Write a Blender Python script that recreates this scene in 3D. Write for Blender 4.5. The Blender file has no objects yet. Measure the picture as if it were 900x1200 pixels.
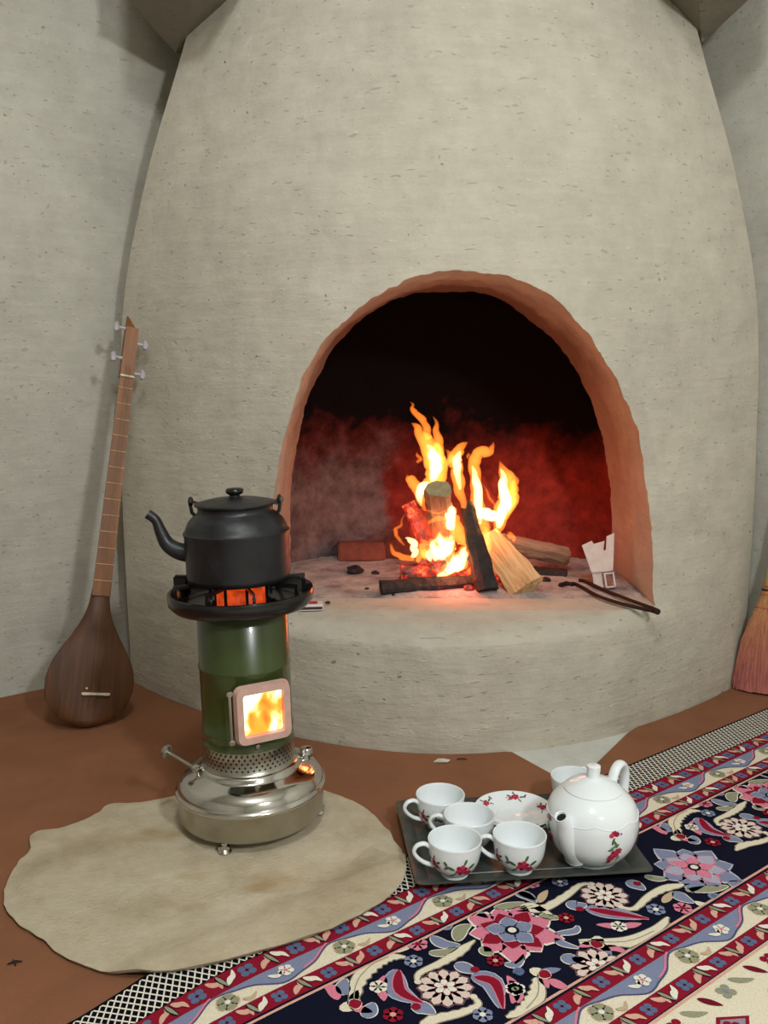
import bpy, bmesh, math, random
from mathutils import Vector, Matrix, noise
PI = math.pi
random.seed(7)
scene = bpy.context.scene
col = scene.collection

# ------------------------------------------------------------------ camera
F, H, PITCH = 1050.0, 0.76, math.radians(8.5)
cam_d = bpy.data.cameras.new('camera'); cam = bpy.data.objects.new('camera', cam_d); col.objects.link(cam)
cam_d.sensor_fit = 'HORIZONTAL'; cam_d.sensor_width = 36.0; cam_d.lens = F / 900 * 36
cam_d.clip_start = 0.02
cam.location = (0, 0, H); cam.rotation_euler = (PI / 2 - PITCH, 0, 0)
scene.camera = cam

# ------------------------------------------------------------------ world, lamps, exposure
w = bpy.data.worlds.new('world'); scene.world = w; w.use_nodes = True
w.node_tree.nodes['Background'].inputs[0].default_value = (0.8, 0.85, 0.9, 1)
w.node_tree.nodes['Background'].inputs[1].default_value = 0.3
def area(name, loc, target, size, power, color):
    d = bpy.data.lights.new(name, 'AREA'); d.shape = 'DISK'; d.size = size; d.energy = power; d.color = color
    o = bpy.data.objects.new(name, d); col.objects.link(o); o.location = loc
    o.rotation_euler = (Vector(target) - Vector(loc)).to_track_quat('-Z', 'Y').to_euler()
    return o
def point(name, loc, r, power, color):
    d = bpy.data.lights.new(name, 'POINT'); d.shadow_soft_size = r; d.energy = power; d.color = color
    o = bpy.data.objects.new(name, d); col.objects.link(o); o.location = loc
    return o
point('ceiling_lamp_light', (0.0, 0.2, 2.25), 0.12, 48, (0.93, 0.98, 1.0))
point('wall_lamp_light', (0.75, -0.35, 1.5), 0.08, 84, (0.95, 0.985, 1.0))
point('fire_light', (0.22, 2.23, 0.44), 0.09, 1.6, (1.0, 0.10, 0.05))
point('ember_light', (0.17, 2.02, 0.315), 0.03, 0.35, (1.0, 0.10, 0.08))

vs = scene.view_settings
vs.view_transform = 'Standard'; vs.look = 'None'; vs.exposure = 0.0; vs.gamma = 1.0; vs.use_curve_mapping = False
scene.cycles.transparent_max_bounces = 40
scene.cycles.max_bounces = 8

# ------------------------------------------------------------------ helpers
def ray(px, py):
    x = (px - 450) / F; y = (600 - py) / F; c, s = math.cos(PITCH), math.sin(PITCH)
    return Vector((x, c + y * s, -s + y * c))
def onz(px, py, z=0.0):
    r = ray(px, py); t = (z - H) / r.z
    return Vector((r.x * t, r.y * t, z))
def ony(px, py, Y):
    r = ray(px, py); t = Y / r.y
    return Vector((r.x * t, Y, H + r.z * t))

def tag(o, label=None, cat=None, group=None, kind=None):
    if label: o['label'] = label
    if cat: o['category'] = cat
    if group: o['group'] = group
    if kind: o['kind'] = kind
    return o
def thing(name, label, cat, loc=(0, 0, 0), rot=(0, 0, 0), group=None):
    o = bpy.data.objects.new(name, None); col.objects.link(o); o.empty_display_size = 0.05
    o.location = loc; o.rotation_euler = rot
    return tag(o, label, cat, group)
def obj(name, geo, mat, parent=None, smooth=40, loc=None, rot=None, colors=None):
    vv, ff = geo
    me = bpy.data.meshes.new(name)
    me.from_pydata([tuple(v) for v in vv], [], ff)
    me.validate(); me.update()
    if smooth:
        me.shade_smooth(); me.set_sharp_from_angle(angle=math.radians(smooth))
    if mat: me.materials.append(mat)
    if colors:
        a = me.color_attributes.new('Col', 'FLOAT_COLOR', 'CORNER')
        i = 0
        for p in me.polygons:
            c = colors[p.index]
            for l in p.loop_indices: a.data[l].color = (c[0], c[1], c[2], 1)
    o = bpy.data.objects.new(name, me); col.objects.link(o)
    if parent: o.parent = parent
    if loc: o.location = loc
    if rot: o.rotation_euler = rot
    return o
def dup(root, loc, rotz, label):
    r = root.copy(); col.objects.link(r); r.location = loc; r.rotation_euler = (0, 0, rotz); r['label'] = label
    for ch in list(root.children):
        c = ch.copy(); col.objects.link(c); c.parent = r
    return r
def join(*gs):
    V, Fc = [], []
    for v, f in gs:
        n = len(V); V += [Vector(p) for p in v]; Fc += [tuple(i + n for i in q) for q in f]
    return V, Fc
def xf(g, M):
    return [M @ Vector(v) for v in g[0]], g[1]
def mv(g, x, y, z): return xf(g, Matrix.Translation((x, y, z)))
def lathe(prof, seg=48, rfun=None, cap0=False, cap1=False):
    V, Fc = [], []
    for (r, z) in prof:
        for i in range(seg):
            t = 2 * PI * i / seg; rr = r * (rfun(t, z) if rfun else 1)
            V.append(Vector((rr * math.cos(t), rr * math.sin(t), z)))
    for j in range(len(prof) - 1):
        for i in range(seg):
            k = (i + 1) % seg
            Fc.append((j * seg + i, j * seg + k, (j + 1) * seg + k, (j + 1) * seg + i))
    if cap0: Fc.append(tuple(range(seg))[::-1])
    if cap1: Fc.append(tuple(range((len(prof) - 1) * seg, len(prof) * seg)))
    return V, Fc
def smooth_path(pts, n=6):
    P = [Vector(p) for p in pts]; out = []
    for i in range(len(P) - 1):
        p0 = P[max(i - 1, 0)]; p1 = P[i]; p2 = P[i + 1]; p3 = P[min(i + 2, len(P) - 1)]
        for k in range(n):
            t = k / n
            out.append(0.5 * ((2 * p1) + (p2 - p0) * t + (2 * p0 - 5 * p1 + 4 * p2 - p3) * t * t + (3 * p1 - p0 - 3 * p2 + p3) * t ** 3))
    out.append(P[-1]); return out
def tube(pts, rad, seg=10, flat=1.0, up=(0, 1, 0.01), closed=False):
    """sweep; cross-section half-widths: rad across, rad*flat along up"""
    P = [Vector(p) for p in pts]; n = len(P); V, Fc = [], []
    if not hasattr(rad, '__len__'): rad = [rad] * n
    upv = Vector(up).normalized()
    for i, p in enumerate(P):
        if closed: t = P[(i + 1) % n] - P[i - 1]
        else: t = P[min(i + 1, n - 1)] - P[max(i - 1, 0)]
        if t.length < 1e-9: t = Vector((0, 0, 1))
        t.normalize()
        a = upv - t * upv.dot(t)
        if a.length < 1e-3: a = Vector((1, 0, 0)) - t * t.x
        a.normalize(); b = t.cross(a)
        for k in range(seg):
            q = 2 * PI * k / seg
            V.append(p + b * (rad[i] * math.cos(q)) + a * (rad[i] * flat * math.sin(q)))
    m = n if closed else n - 1
    for j in range(m):
        j2 = (j + 1) % n
        for i in range(seg):
            k = (i + 1) % seg
            Fc.append((j * seg + i, j * seg + k, j2 * seg + k, j2 * seg + i))
    if not closed:
        Fc.append(tuple(range(seg))[::-1]); Fc.append(tuple(range((n - 1) * seg, n * seg)))
    return V, Fc
def box(sx, sy, sz, c=(0, 0, 0), bev=0.0):
    bm = bmesh.new(); bmesh.ops.create_cube(bm, size=1.0)
    bmesh.ops.scale(bm, vec=(sx, sy, sz), verts=bm.verts)
    if bev: bmesh.ops.bevel(bm, geom=bm.edges[:], offset=bev, segments=2, affect='EDGES')
    bmesh.ops.translate(bm, vec=c, verts=bm.verts)
    bm.verts.index_update()
    g = [v.co.copy() for v in bm.verts], [tuple(v.index for v in f.verts) for f in bm.faces]
    bm.free(); return g
def prism(outline, h0, h1):
    n = len(outline)
    V = [Vector((x, y, h0)) for x, y in outline] + [Vector((x, y, h1)) for x, y in outline]
    Fc = [tuple(range(n))[::-1], tuple(range(n, 2 * n))] + [(i, (i + 1) % n, n + (i + 1) % n, n + i) for i in range(n)]
    return V, Fc
def lerp_tab(tab, z):
    if z <= tab[0][0]: return tab[0][1]
    for (a, va), (b, vb) in zip(tab, tab[1:]):
        if z <= b:
            t = (z - a) / (b - a); return va + (vb - va) * t
    return tab[-1][1]
def smooth_tab(tab, z):
    # Catmull-Rom through the table
    if z <= tab[0][0]: return tab[0][1]
    if z >= tab[-1][0]: return tab[-1][1]
    for i in range(len(tab) - 1):
        a, va = tab[i]; b, vb = tab[i + 1]
        if z <= b:
            t = (z - a) / (b - a)
            pm = tab[max(i - 1, 0)]; pn = tab[min(i + 2, len(tab) - 1)]
            ma = (vb - pm[1]) / (b - pm[0]) * (b - a); mb = (pn[1] - va) / (pn[0] - a) * (b - a)
            return (2 * t ** 3 - 3 * t * t + 1) * va + (t ** 3 - 2 * t * t + t) * ma + (-2 * t ** 3 + 3 * t * t) * vb + (t ** 3 - t * t) * mb

# ------------------------------------------------------------------ materials
def srgb(r, g, b):
    f = lambda c: (c / 255 / 12.92) if c <= 10 else ((c / 255 + 0.055) / 1.055) ** 2.4
    return (f(r), f(g), f(b), 1)
class NT:
    def __init__(s, name):
        s.m = bpy.data.materials.new(name); s.m.use_nodes = True; s.t = s.m.node_tree
        s.b = s.t.nodes['Principled BSDF']; s.out = s.t.nodes['Material Output']
    def n(s, typ, **kw):
        nd = s.t.nodes.new(typ)
        for k, v in kw.items():
            if k.startswith('i_'): nd.inputs[k[2:].replace('_', ' ')].default_value = v
            else: setattr(nd, k, v)
        return nd
    def l(s, a, b): s.t.links.new(a, b)
    def coord(s, scale=(1, 1, 1), rot=(0, 0, 0), space='Object'):
        tc = s.n('ShaderNodeTexCoord'); mp = s.n('ShaderNodeMapping')
        mp.inputs['Scale'].default_value = scale; mp.inputs['Rotation'].default_value = rot
        s.l(tc.outputs[space], mp.inputs[0]); return mp.outputs[0]
    def noise(s, scale, detail=4, rough=0.55, vec=None, dist=0.0):
        nd = s.n('ShaderNodeTexNoise'); nd.inputs['Scale'].default_value = scale
        nd.inputs['Detail'].default_value = detail; nd.inputs['Roughness'].default_value = rough
        nd.inputs['Distortion'].default_value = dist
        if vec is not None: s.l(vec, nd.inputs['Vector'])
        return nd.outputs[0]
    def ramp(s, fac, stops, interp='LINEAR'):
        r = s.n('ShaderNodeValToRGB'); r.color_ramp.interpolation = interp
        e = r.color_ramp.elements
        while len(e) < len(stops): e.new(0.5)
        for q, (p, c) in zip(e, stops):
            q.position = p; q.color = c if len(c) == 4 else (*c, 1)
        s.l(fac, r.inputs[0]); return r.outputs[0]
    def mix(s, fac, a, b, mode='MIX'):
        m = s.n('ShaderNodeMix', data_type='RGBA', blend_type=mode)
        for sock, v in ((m.inputs[0], fac), (m.inputs[6], a), (m.inputs[7], b)):
            if hasattr(v, 'is_linked'): s.l(v, sock)
            else: sock.default_value = v
        return m.outputs[2]
    def math(s, op, a, b=0.0, clamp=False):
        m = s.n('ShaderNodeMath', operation=op, use_clamp=clamp)
        for sock, v in ((m.inputs[0], a), (m.inputs[1], b)):
            if hasattr(v, 'is_linked'): s.l(v, sock)
            else: sock.default_value = v
        return m.outputs[0]
    def bump(s, h, strength=0.3, dist=0.01):
        b = s.n('ShaderNodeBump'); b.inputs['Strength'].default_value = strength; b.inputs['Distance'].default_value = dist
        s.l(h, b.inputs['Height']); s.l(b.outputs[0], s.b.inputs['Normal'])
    def color(s, c):
        if hasattr(c, 'is_linked'): s.l(c, s.b.inputs['Base Color'])
        else: s.b.inputs['Base Color'].default_value = c
    def set(s, **kw):
        for k, v in kw.items(): s.b.inputs[k.replace('_', ' ')].default_value = v
W4, K4 = (1, 1, 1, 1), (0, 0, 0, 1)

def mat_simple(name, c, rough=0.5, metal=0.0, var=0.12, scale=25, bump=0.0, bscale=120, **kw):
    m = NT(name); v = m.coord()
    nz = m.noise(scale, 4, vec=v)
    dark = tuple(x * (1 - var) for x in c[:3]) + (1,); lite = tuple(min(1, x * (1 + var)) for x in c[:3]) + (1,)
    m.color(m.ramp(nz, [(0.3, dark), (0.7, lite)]))
    m.set(Roughness=rough, Metallic=metal, **kw)
    if bump: m.bump(m.noise(bscale, 5, vec=v), bump, 0.004)
    return m.m
def mat_plaster(name, base, seed=0.0, straw=True, smoke=False):
    m = NT(name); v = m.coord()
    big = m.noise(1.6 + seed, 5, 0.6, v)
    c = m.ramp(big, [(0.25, tuple(x * 0.86 for x in base[:3])), (0.5, base), (0.78, (base[0] * 1.1, base[1] * 1.1, base[2] * 1.1))])
    med = m.noise(14, 6, 0.7, v)
    c = m.mix(0.55, c, m.ramp(med, [(0.3, (0.80, 0.79, 0.77, 1)), (0.68, (1.12, 1.12, 1.12, 1))]), 'MULTIPLY')
    h = m.math('MULTIPLY', med, 0.6)
    fine = m.noise(95, 5, 0.65, v)
    h = m.math('ADD', h, m.math('MULTIPLY', fine, 0.5))
    trowel = m.noise(1.0, 3, 0.6, m.coord((9, 9, 60), (0.05, 0.1, 0)))
    h = m.math('ADD', h, m.math('MULTIPLY', trowel, 0.7))
    c = m.mix(0.35, c, m.ramp(trowel, [(0.3, (0.86, 0.85, 0.84, 1)), (0.7, (1.08, 1.08, 1.08, 1))]), 'MULTIPLY')
    if straw:
        # chopped straw: stretched noise streaks in two directions, and pits
        for k, (rot, sc) in enumerate((((0.2, 0.5, 0.3), (30, 90, 130)), ((-0.25, -0.4, -0.35), (34, 90, 120)))):
            st = m.noise(1.0, 1, 0.5, m.coord(sc, rot))
            msk = m.ramp(st, [(0.70, K4), (0.735, W4)])
            c = m.mix(m.math('MULTIPLY', msk, 0.3 if k else 0.44), c, (base[0] * (1.35 if k else 0.55), base[1] * (1.32 if k else 0.52), base[2] * (1.2 if k else 0.48), 1))
            h = m.math('ADD', h, m.math('MULTIPLY', msk, 0.25 if k else -0.35))
        pit = m.noise(48, 2, 0.5, v)
        pm = m.ramp(pit, [(0.745, K4), (0.78, W4)])
        c = m.mix(m.math('MULTIPLY', pm, 0.65), c, (base[0] * 0.4, base[1] * 0.37, base[2] * 0.33, 1))
        h = m.math('SUBTRACT', h, m.math('MULTIPLY', pm, 0.8))
    if smoke:      # smoke stain licking the inside of the arch, strongest at the crown
        geo = m.n('ShaderNodeNewGeometry'); sp = m.n('ShaderNodeSeparateXYZ'); m.l(geo.outputs['Position'], sp.inputs[0])
        wob = m.math('MULTIPLY', m.math('SUBTRACT', m.noise(9, 5, 0.65, v), 0.5), 0.22)
        fy = m.ramp(m.math('SUBTRACT', m.math('ADD', sp.outputs['Y'], wob), 1.5), [(0.44, K4), (0.66, W4)])
        fz = m.ramp(m.math('ADD', sp.outputs['Z'], wob), [(0.38, (0.12, 0.12, 0.12, 1)), (0.85, W4)])
        ex = m.math('POWER', m.math('ABSOLUTE', m.math('DIVIDE', m.math('SUBTRACT', sp.outputs['X'], 0.175), 0.445)), 2.3)
        ez = m.math('POWER', m.math('ABSOLUTE', m.math('DIVIDE', m.math('SUBTRACT', sp.outputs['Z'], 0.26), 0.745)), 2.3)
        fx = m.math('LESS_THAN', m.math('ADD', ex, ez), 1.03)
        c = m.mix(m.math('MULTIPLY', m.math('MULTIPLY', m.math('MULTIPLY', fy, fz), fx), 0.85), c, srgb(92, 66, 54))
    m.color(c); m.set(Roughness=0.95); m.b.inputs['Specular IOR Level'].default_value = 0.15
    m.bump(h, 0.55, 0.006)
    return m.m
M = {}
M['plaster'] = mat_plaster('clay_plaster', srgb(189, 182, 167), smoke=True)
M['plaster_wall'] = mat_plaster('clay_plaster_wall', srgb(185, 182, 171), 0.4)
M['corbel_shade'] = mat_plaster('shade_tinted_plaster', srgb(124, 118, 106), 0.3)  # shade under the corbels put into a darker plaster colour
M['ceiling'] = mat_plaster('clay_plaster_ceiling', srgb(180, 176, 164), 0.9, False)
M['white_floor'] = mat_plaster('bare_floor_plaster', srgb(205, 205, 198), 0.2, False)

def mat_attr(name, rough=0.9, bump=0.0, bscale=400, spec=0.2, var=0.0, sheen=0.0):
    m = NT(name); a = m.n('ShaderNodeAttribute', attribute_name='Col'); v = m.coord()
    nz = m.noise(bscale, 3, 0.6, v)
    c = a.outputs['Color']
    if var: c = m.mix(var, c, m.ramp(nz, [(0.3, (0.55, 0.55, 0.55, 1)), (0.7, (1.25, 1.25, 1.25, 1))]), 'MULTIPLY')
    m.color(c); m.set(Roughness=rough); m.b.inputs['Specular IOR Level'].default_value = spec
    if sheen: m.b.inputs['Sheen Weight'].default_value = sheen
    if bump: m.bump(nz, bump, 0.002)
    return m.m
M['pile'] = mat_attr('wool_pile', 1.0, 0.5, 520, 0.05, 0.45)
M['decal'] = mat_attr('printed_flowers', 0.15, spec=0.5)
M['carpet'] = mat_simple('brown_carpet', srgb(141, 95, 69), 1.0, var=0.10, scale=9, bump=0.5, bscale=700)
M['carpet'].node_tree.nodes['Principled BSDF'].inputs['Specular IOR Level'].default_value = 0.1

# ------------------------------------------------------------------ the room
# room axes: e1 runs along the left wall towards the corner, e2 along the right wall towards the viewer
ang = math.radians(37.3)
E1 = Vector((math.cos(ang), math.sin(ang), 0)); E2 = Vector((math.sin(ang), -math.cos(ang), 0))
LW = Vector((-0.795, 2.16, 0)); RW = Vector((0.93, 2.2, 0))
CORNER = LW + E1 * ((RW - LW).dot(E1))
SIDE, CEIL = 4.4, 2.65
def quad_wall(name, a, b, th, outward, mat, n=90, amp=0.006):
    """vertical wall from a to b with a gently uneven face and real thickness"""
    V, Fc = [], []
    nz_ = 50; d = (b - a)
    for j in range(nz_ + 1):
        for i in range(n + 1):
            p = a + d * (i / n); z = CEIL * j / nz_
            e = amp * (noise.noise(Vector((p.x * 2.3, p.y * 2.3, z * 2.3))) + 0.5 * noise.noise(Vector((p.x * 7, p.y * 7, z * 7))))
            V.append(Vector((p.x, p.y, z)) + outward * e)
    for j in range(nz_):
        for i in range(n):
            q = j * (n + 1) + i; Fc.append((q, q + 1, q + n + 2, q + n + 1))
    k = len(V)
    for p, z in ((a, 0), (b, 0), (b, CEIL), (a, CEIL)): V.append(Vector((p.x, p.y, z)) + outward * th)
    Fc.append((k + 3, k + 2, k + 1, k))
    o = obj(name, (V, Fc), mat, None, 60)
    return tag(o, kind='structure')
cA = CORNER; cB = CORNER - E1 * SIDE; cD = CORNER + E2 * SIDE; cC = cB + E2 * SIDE
tag(quad_wall('wall_left', cB, cA, 0.15, -E2, M['plaster_wall']), 'clay plastered wall behind the leaning lute', 'wall')
tag(quad_wall('wall_right', cA, cD, 0.15, E1, M['plaster_wall']), 'clay plastered wall behind the broom', 'wall')
tag(quad_wall('wall_back', cC, cB, 0.15, -E1, M['plaster_wall'], 12), 'clay plastered wall behind the viewer', 'wall')
tag(quad_wall('wall_front', cD, cC, 0.15, E2, M['plaster_wall'], 12), 'clay plastered wall opposite the lute wall', 'wall')
ro = [(p.x, p.y) for p in (cA, cB, cC, cD)]
tag(obj('floor', prism(ro, -0.1, 0.0), M['white_floor'], None, 0), 'bare pale plaster floor showing between brown carpets', 'floor', kind='structure')
tag(obj('ceiling', prism(ro, CEIL, CEIL + 0.1), M['ceiling'], None, 0), 'plastered ceiling', 'ceiling', kind='structure')

# chimney breast -------------------------------------------------------------
CX, YB = 0.133, 2.17
A_TAB = [(0, 0.768), (0.3, 0.772), (0.56, 0.77), (0.93, 0.75), (1.235, 0.68), (1.5, 0.59), (2.0, 0.43), (CEIL, 0.26)]
B_TAB = [(0.30, 0.335), (0.6, 0.335), (1.0, 0.305), (1.5, 0.235), (2.0, 0.17), (CEIL, 0.12)]
def bz(z):
    up = smooth_tab(B_TAB, max(z, 0.3)); t = min(1, max(0, (z - 0.225) / 0.07)); t = t * t * (3 - 2 * t)
    return 0.44 + (up - 0.44) * t
def protr(s, z):     # how far the face stands out at the fraction s of the half-width; the ledge dies out sideways
    up = smooth_tab(B_TAB, max(z, 0.3)); t = min(1, max(0, (abs(s) - 0.42) / 0.33)); t = t * t * (3 - 2 * t)
    t2 = min(1, max(0, (z - 0.02) / 0.75)); lin = 0.44 + (up - 0.44) * (t2 * t2 * (3 - 2 * t2))
    return bz(z) * (1 - t) + lin * t
def breast_y(x, z):
    s = min(1, abs((x - CX) / smooth_tab(A_TAB, z)))
    return YB - protr(s, z) * (1 - s ** 1.85)
def wall_y_left(x): return LW.y + (x - LW.x) * E1.y / E1.x
def wall_y_right(x): return RW.y + (x - RW.x) * E2.y / E2.x
def build_breast():
    NS, NZ = 200, 230; V, Fc = [], []
    zs = [CEIL * (j / NZ) for j in range(NZ + 1)]
    row = NS + 1 + 3
    for z in zs:
        a = smooth_tab(A_TAB, z)
        for i in range(NS + 1):
            s = -1 + 2 * i / NS; x = CX + a * s
            y = YB - protr(s, z) * (1 - abs(s) ** 1.85)
            e = 0.010 * noise.noise(Vector((x * 3.1, z * 3.1, 4.2))) + 0.004 * noise.noise(Vector((x * 11, z * 11, 9.1))) + 0.0016 * noise.noise(Vector((x * 36, z * 36, 1.1)))
            e *= min(1, (1 - abs(s)) * 12 + 0.2)
            V.append(Vector((x, y - e, z)))
        xl, xr = CX - a, CX + a
        V.append(Vector((xr, max(YB + 0.02, wall_y_right(xr)) + 0.05, z)))
        V.append(Vector((CORNER.x, CORNER.y + 0.05, z)))
        V.append(Vector((xl, max(YB + 0.02, wall_y_left(xl)) + 0.05, z)))
    for j in range(NZ):
        for i in range(row):
            k = (i + 1) % row
            Fc.append((j * row + i, j * row + k, (j + 1) * row + k, (j + 1) * row + i))
    Fc.append(tuple(range(row))[::-1]); Fc.append(tuple(range(NZ * row, (NZ + 1) * row)))
    return V, Fc
HZ = 0.262                                   # hearth height
arch_px = [(318, 690), (319, 640), (324, 560), (335, 500), (352, 450), (380, 400), (420, 360), (460, 335), (500, 322), (550, 318),
           (600, 325), (640, 345), (675, 375), (700, 405), (725, 450), (745, 500), (757, 560), (763, 620), (767, 690)]
def arch_outline(jit):
    pts = []
    for px, py in arch_px:
        Y = 1.92
        for _ in range(3):
            p = ony(px, py, Y); Y = breast_y(p.x, p.z)
        pts.append(Vector((p.x, 0, p.z)))
    pts[0].z = HZ; pts[-1].z = HZ
    sp = smooth_path(pts, 9); out = []
    for i, p in enumerate(sp):
        e = jit * (noise.noise(Vector((i * 0.55, 3.3, 0))) + 0.6 * noise.noise(Vector((i * 1.7, 8.3, 0))))
        c = Vector((0.178, 0, 0.5)); d = (p - c).normalized()
        out.append((p.x + d.x * e, max(HZ, p.z + d.z * e) if 0 < i < len(sp) - 1 else HZ))
    return out
NCX, NCY, NRX, NRY, NTOP = 0.178, 2.29, 0.475, 0.255, 1.22      # niche behind the arch
def niche(grow, y0):
    """closed half-round vault: plan half-ellipse, domed top"""
    V, Fc = [], []; n = 40; lev = [HZ + (NTOP - HZ) * k / 24 for k in range(25)]
    for z in lev:
        t = max(0, (z - 0.78) / (NTOP + 0.02 - 0.78)); sc = math.sqrt(max(0.0, 1 - t * t))
        for i in range(n + 1):
            th = PI * i / n
            r = 1 + 0.025 * noise.noise(Vector((th * 4, z * 7, 2)))
            V.append(Vector((NCX + (NRX * r + grow) * max(sc, 0.12) * math.cos(th), y0 + (NRY * r + grow) * max(sc, 0.12) * math.sin(th), z + (grow if z == lev[-1] else 0))))
    return V, lev, n
def niche_closed(grow):
    V, lev, n = niche(grow, NCY); m = n + 1; Fc = []
    for j in range(len(lev) - 1):
        for i in range(m):
            k = (i + 1) % m
            Fc.append((j * m + i, j * m + k, (j + 1) * m + k, (j + 1) * m + i))
    Fc.append(tuple(range(m))[::-1]); Fc.append(tuple(range((len(lev) - 1) * m, len(lev) * m)))
    return V, Fc
def apply_bool(target, cutters):
    for c in cutters:
        md = target.modifiers.new('b', 'BOOLEAN'); md.operation = 'DIFFERENCE'; md.object = c; md.solver = 'EXACT'
    bpy.context.view_layer.update()
    dg = bpy.context.evaluated_depsgraph_get()
    me = bpy.data.meshes.new_from_object(target.evaluated_get(dg))
    target.modifiers.clear(); target.data = me
    for c in cutters: bpy.data.objects.remove(c)
breast = obj('fireplace_breast', build_breast(), M['plaster'], None, 0)
ao = arch_outline(0.0)
YS = [1.5 + 0.86 * k / 28 for k in range(29)]
cutV = []
for y in YS:
    for i, (x, z) in enumerate(ao):
        e = 0.0
        if 0 < i < len(ao) - 1: e = 0.007 * noise.noise(Vector((x * 7, y * 7, z * 7))) + 0.004 * noise.noise(Vector((x * 24, y * 24, z * 24))) + 0.0045 * noise.noise(Vector((x * 55, y * 55, z * 55)))
        dd = Vector((x - 0.178, 0, max(0.0, z - 0.5))).normalized()
        cutV.append(Vector((x + dd.x * e, y, z + dd.z * e if 0 < i < len(ao) - 1 else z)))
na = len(ao)
cutF = [tuple(range(na)), tuple(range(28 * na, 29 * na))[::-1]] + [(j * na + i, (j + 1) * na + i, (j + 1) * na + (i + 1) % na, j * na + (i + 1) % na) for j in range(28) for i in range(na)]
cut1 = obj('cut', (cutV, cutF), None, None, 0)
cut2 = obj('cut', niche_closed(0.012), None, None, 0)
for c in (cut1, cut2):
    bm = bmesh.new(); bm.from_mesh(c.data); bmesh.ops.recalc_face_normals(bm, faces=bm.faces); bm.to_mesh(c.data); bm.free()
bm = bmesh.new(); bm.from_mesh(breast.data); bmesh.ops.recalc_face_normals(bm, faces=bm.faces); bm.to_mesh(breast.data); bm.free()
apply_bool(breast, [cut1, cut2])
breast.data.shade_smooth(); breast.data.set_sharp_from_angle(angle=math.radians(38))
tag(breast, 'egg-shaped clay plastered fireplace breast with a wide arched opening', 'fireplace', kind='structure')

# soot-stained lining of the firebox
m = NT('soot_lining'); v = m.coord(); geo = m.n('ShaderNodeNewGeometry'); sep = m.n('ShaderNodeSeparateXYZ'); m.l(geo.outputs['Position'], sep.inputs[0])
nz = m.noise(5, 6, 0.65, v); nz2 = m.noise(22, 6, 0.7, v)
zz = m.math('ADD', sep.outputs['Z'], m.math('MULTIPLY', m.math('SUBTRACT', nz, 0.5), 0.45))
clay = m.ramp(nz2, [(0.3, srgb(96, 36, 30)), (0.7, srgb(150, 58, 46))])
ashy = m.ramp(nz2, [(0.3, srgb(78, 64, 62)), (0.72, srgb(134, 118, 116))])
lx = m.math('ADD', sep.outputs['X'], m.math('MULTIPLY', m.math('SUBTRACT', nz, 0.5), 0.35))
bare = m.ramp(lx, [(0.0, W4), (0.06, K4)])            # scraped pale patch at the left (x < 0.03 m)
lxz = m.math('MULTIPLY', bare, m.ramp(zz, [(0.50, W4), (0.62, K4)]))
low = m.mix(lxz, clay, ashy)
c = m.mix(m.ramp(zz, [(0.48, K4), (0.66, W4)]), low, srgb(16, 11, 11))
m.color(c); m.set(Roughness=0.95); m.b.inputs['Specular IOR Level'].default_value = 0.1
m.bump(nz2, 0.7, 0.01); M['soot'] = m.m
V, lev, n_ = niche(0.0, NCY); mm_ = n_ + 1
Fc = [(j * mm_ + i, (j + 1) * mm_ + i, (j + 1) * mm_ + i + 1, j * mm_ + i + 1) for j in range(len(lev) - 1) for i in range(n_)]
Fc.append(tuple(range((len(lev) - 1) * mm_, len(lev) * mm_)))
lin = obj('firebox_lining', (V, Fc), M['soot'], None, 50)
tag(lin, 'soot-blackened curved inner wall of the fireplace', 'firebox', kind='structure')

# corbels hanging from the vault where breast and walls meet
def corbel(name, tip, ring, label):
    V, Fc = [], []; n = len(ring); L = 10
    for j in range(L + 1):
        t = j / L; g = t
        for i in range(n):
            p = Vector(tip).lerp(Vector(ring[i]), g); p.z = tip[2] + (ring[i][2] - tip[2]) * t
            p += Vector((noise.noise(p * 6), noise.noise(p * 6 + Vector((5, 0, 0))), 0)) * 0.006 * min(1, t * 3)
            V.append(p)
    for j in range(L):
        for i in range(n):
            k = (i + 1) % n; Fc.append((j * n + i, j * n + k, (j + 1) * n + k, (j + 1) * n + i))
    for q in ring: V.append(Vector(q) + Vector((0, 0, 0.25)))
    for i in range(n):
        k = (i + 1) % n; Fc.append((L * n + i, L * n + k, (L + 1) * n + k, (L + 1) * n + i))
    Fc.append(tuple(range(n))[::-1]); Fc.append(tuple(range((L + 1) * n, (L + 2) * n)))
    o = obj(name, (V, Fc), M['corbel_shade'], None, 30)
    bm = bmesh.new(); bm.from_mesh(o.data); bmesh.ops.recalc_face_normals(bm, faces=bm.faces); bm.to_mesh(o.data); bm.free()
    return tag(o, label, 'corbel', kind='structure')
def hit_wall(px, py, P0, N):
    r = ray(px, py); t = (P0 - Vector((0, 0, H))).dot(N) / r.dot(N); return Vector((0, 0, H)) + r * t
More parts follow.
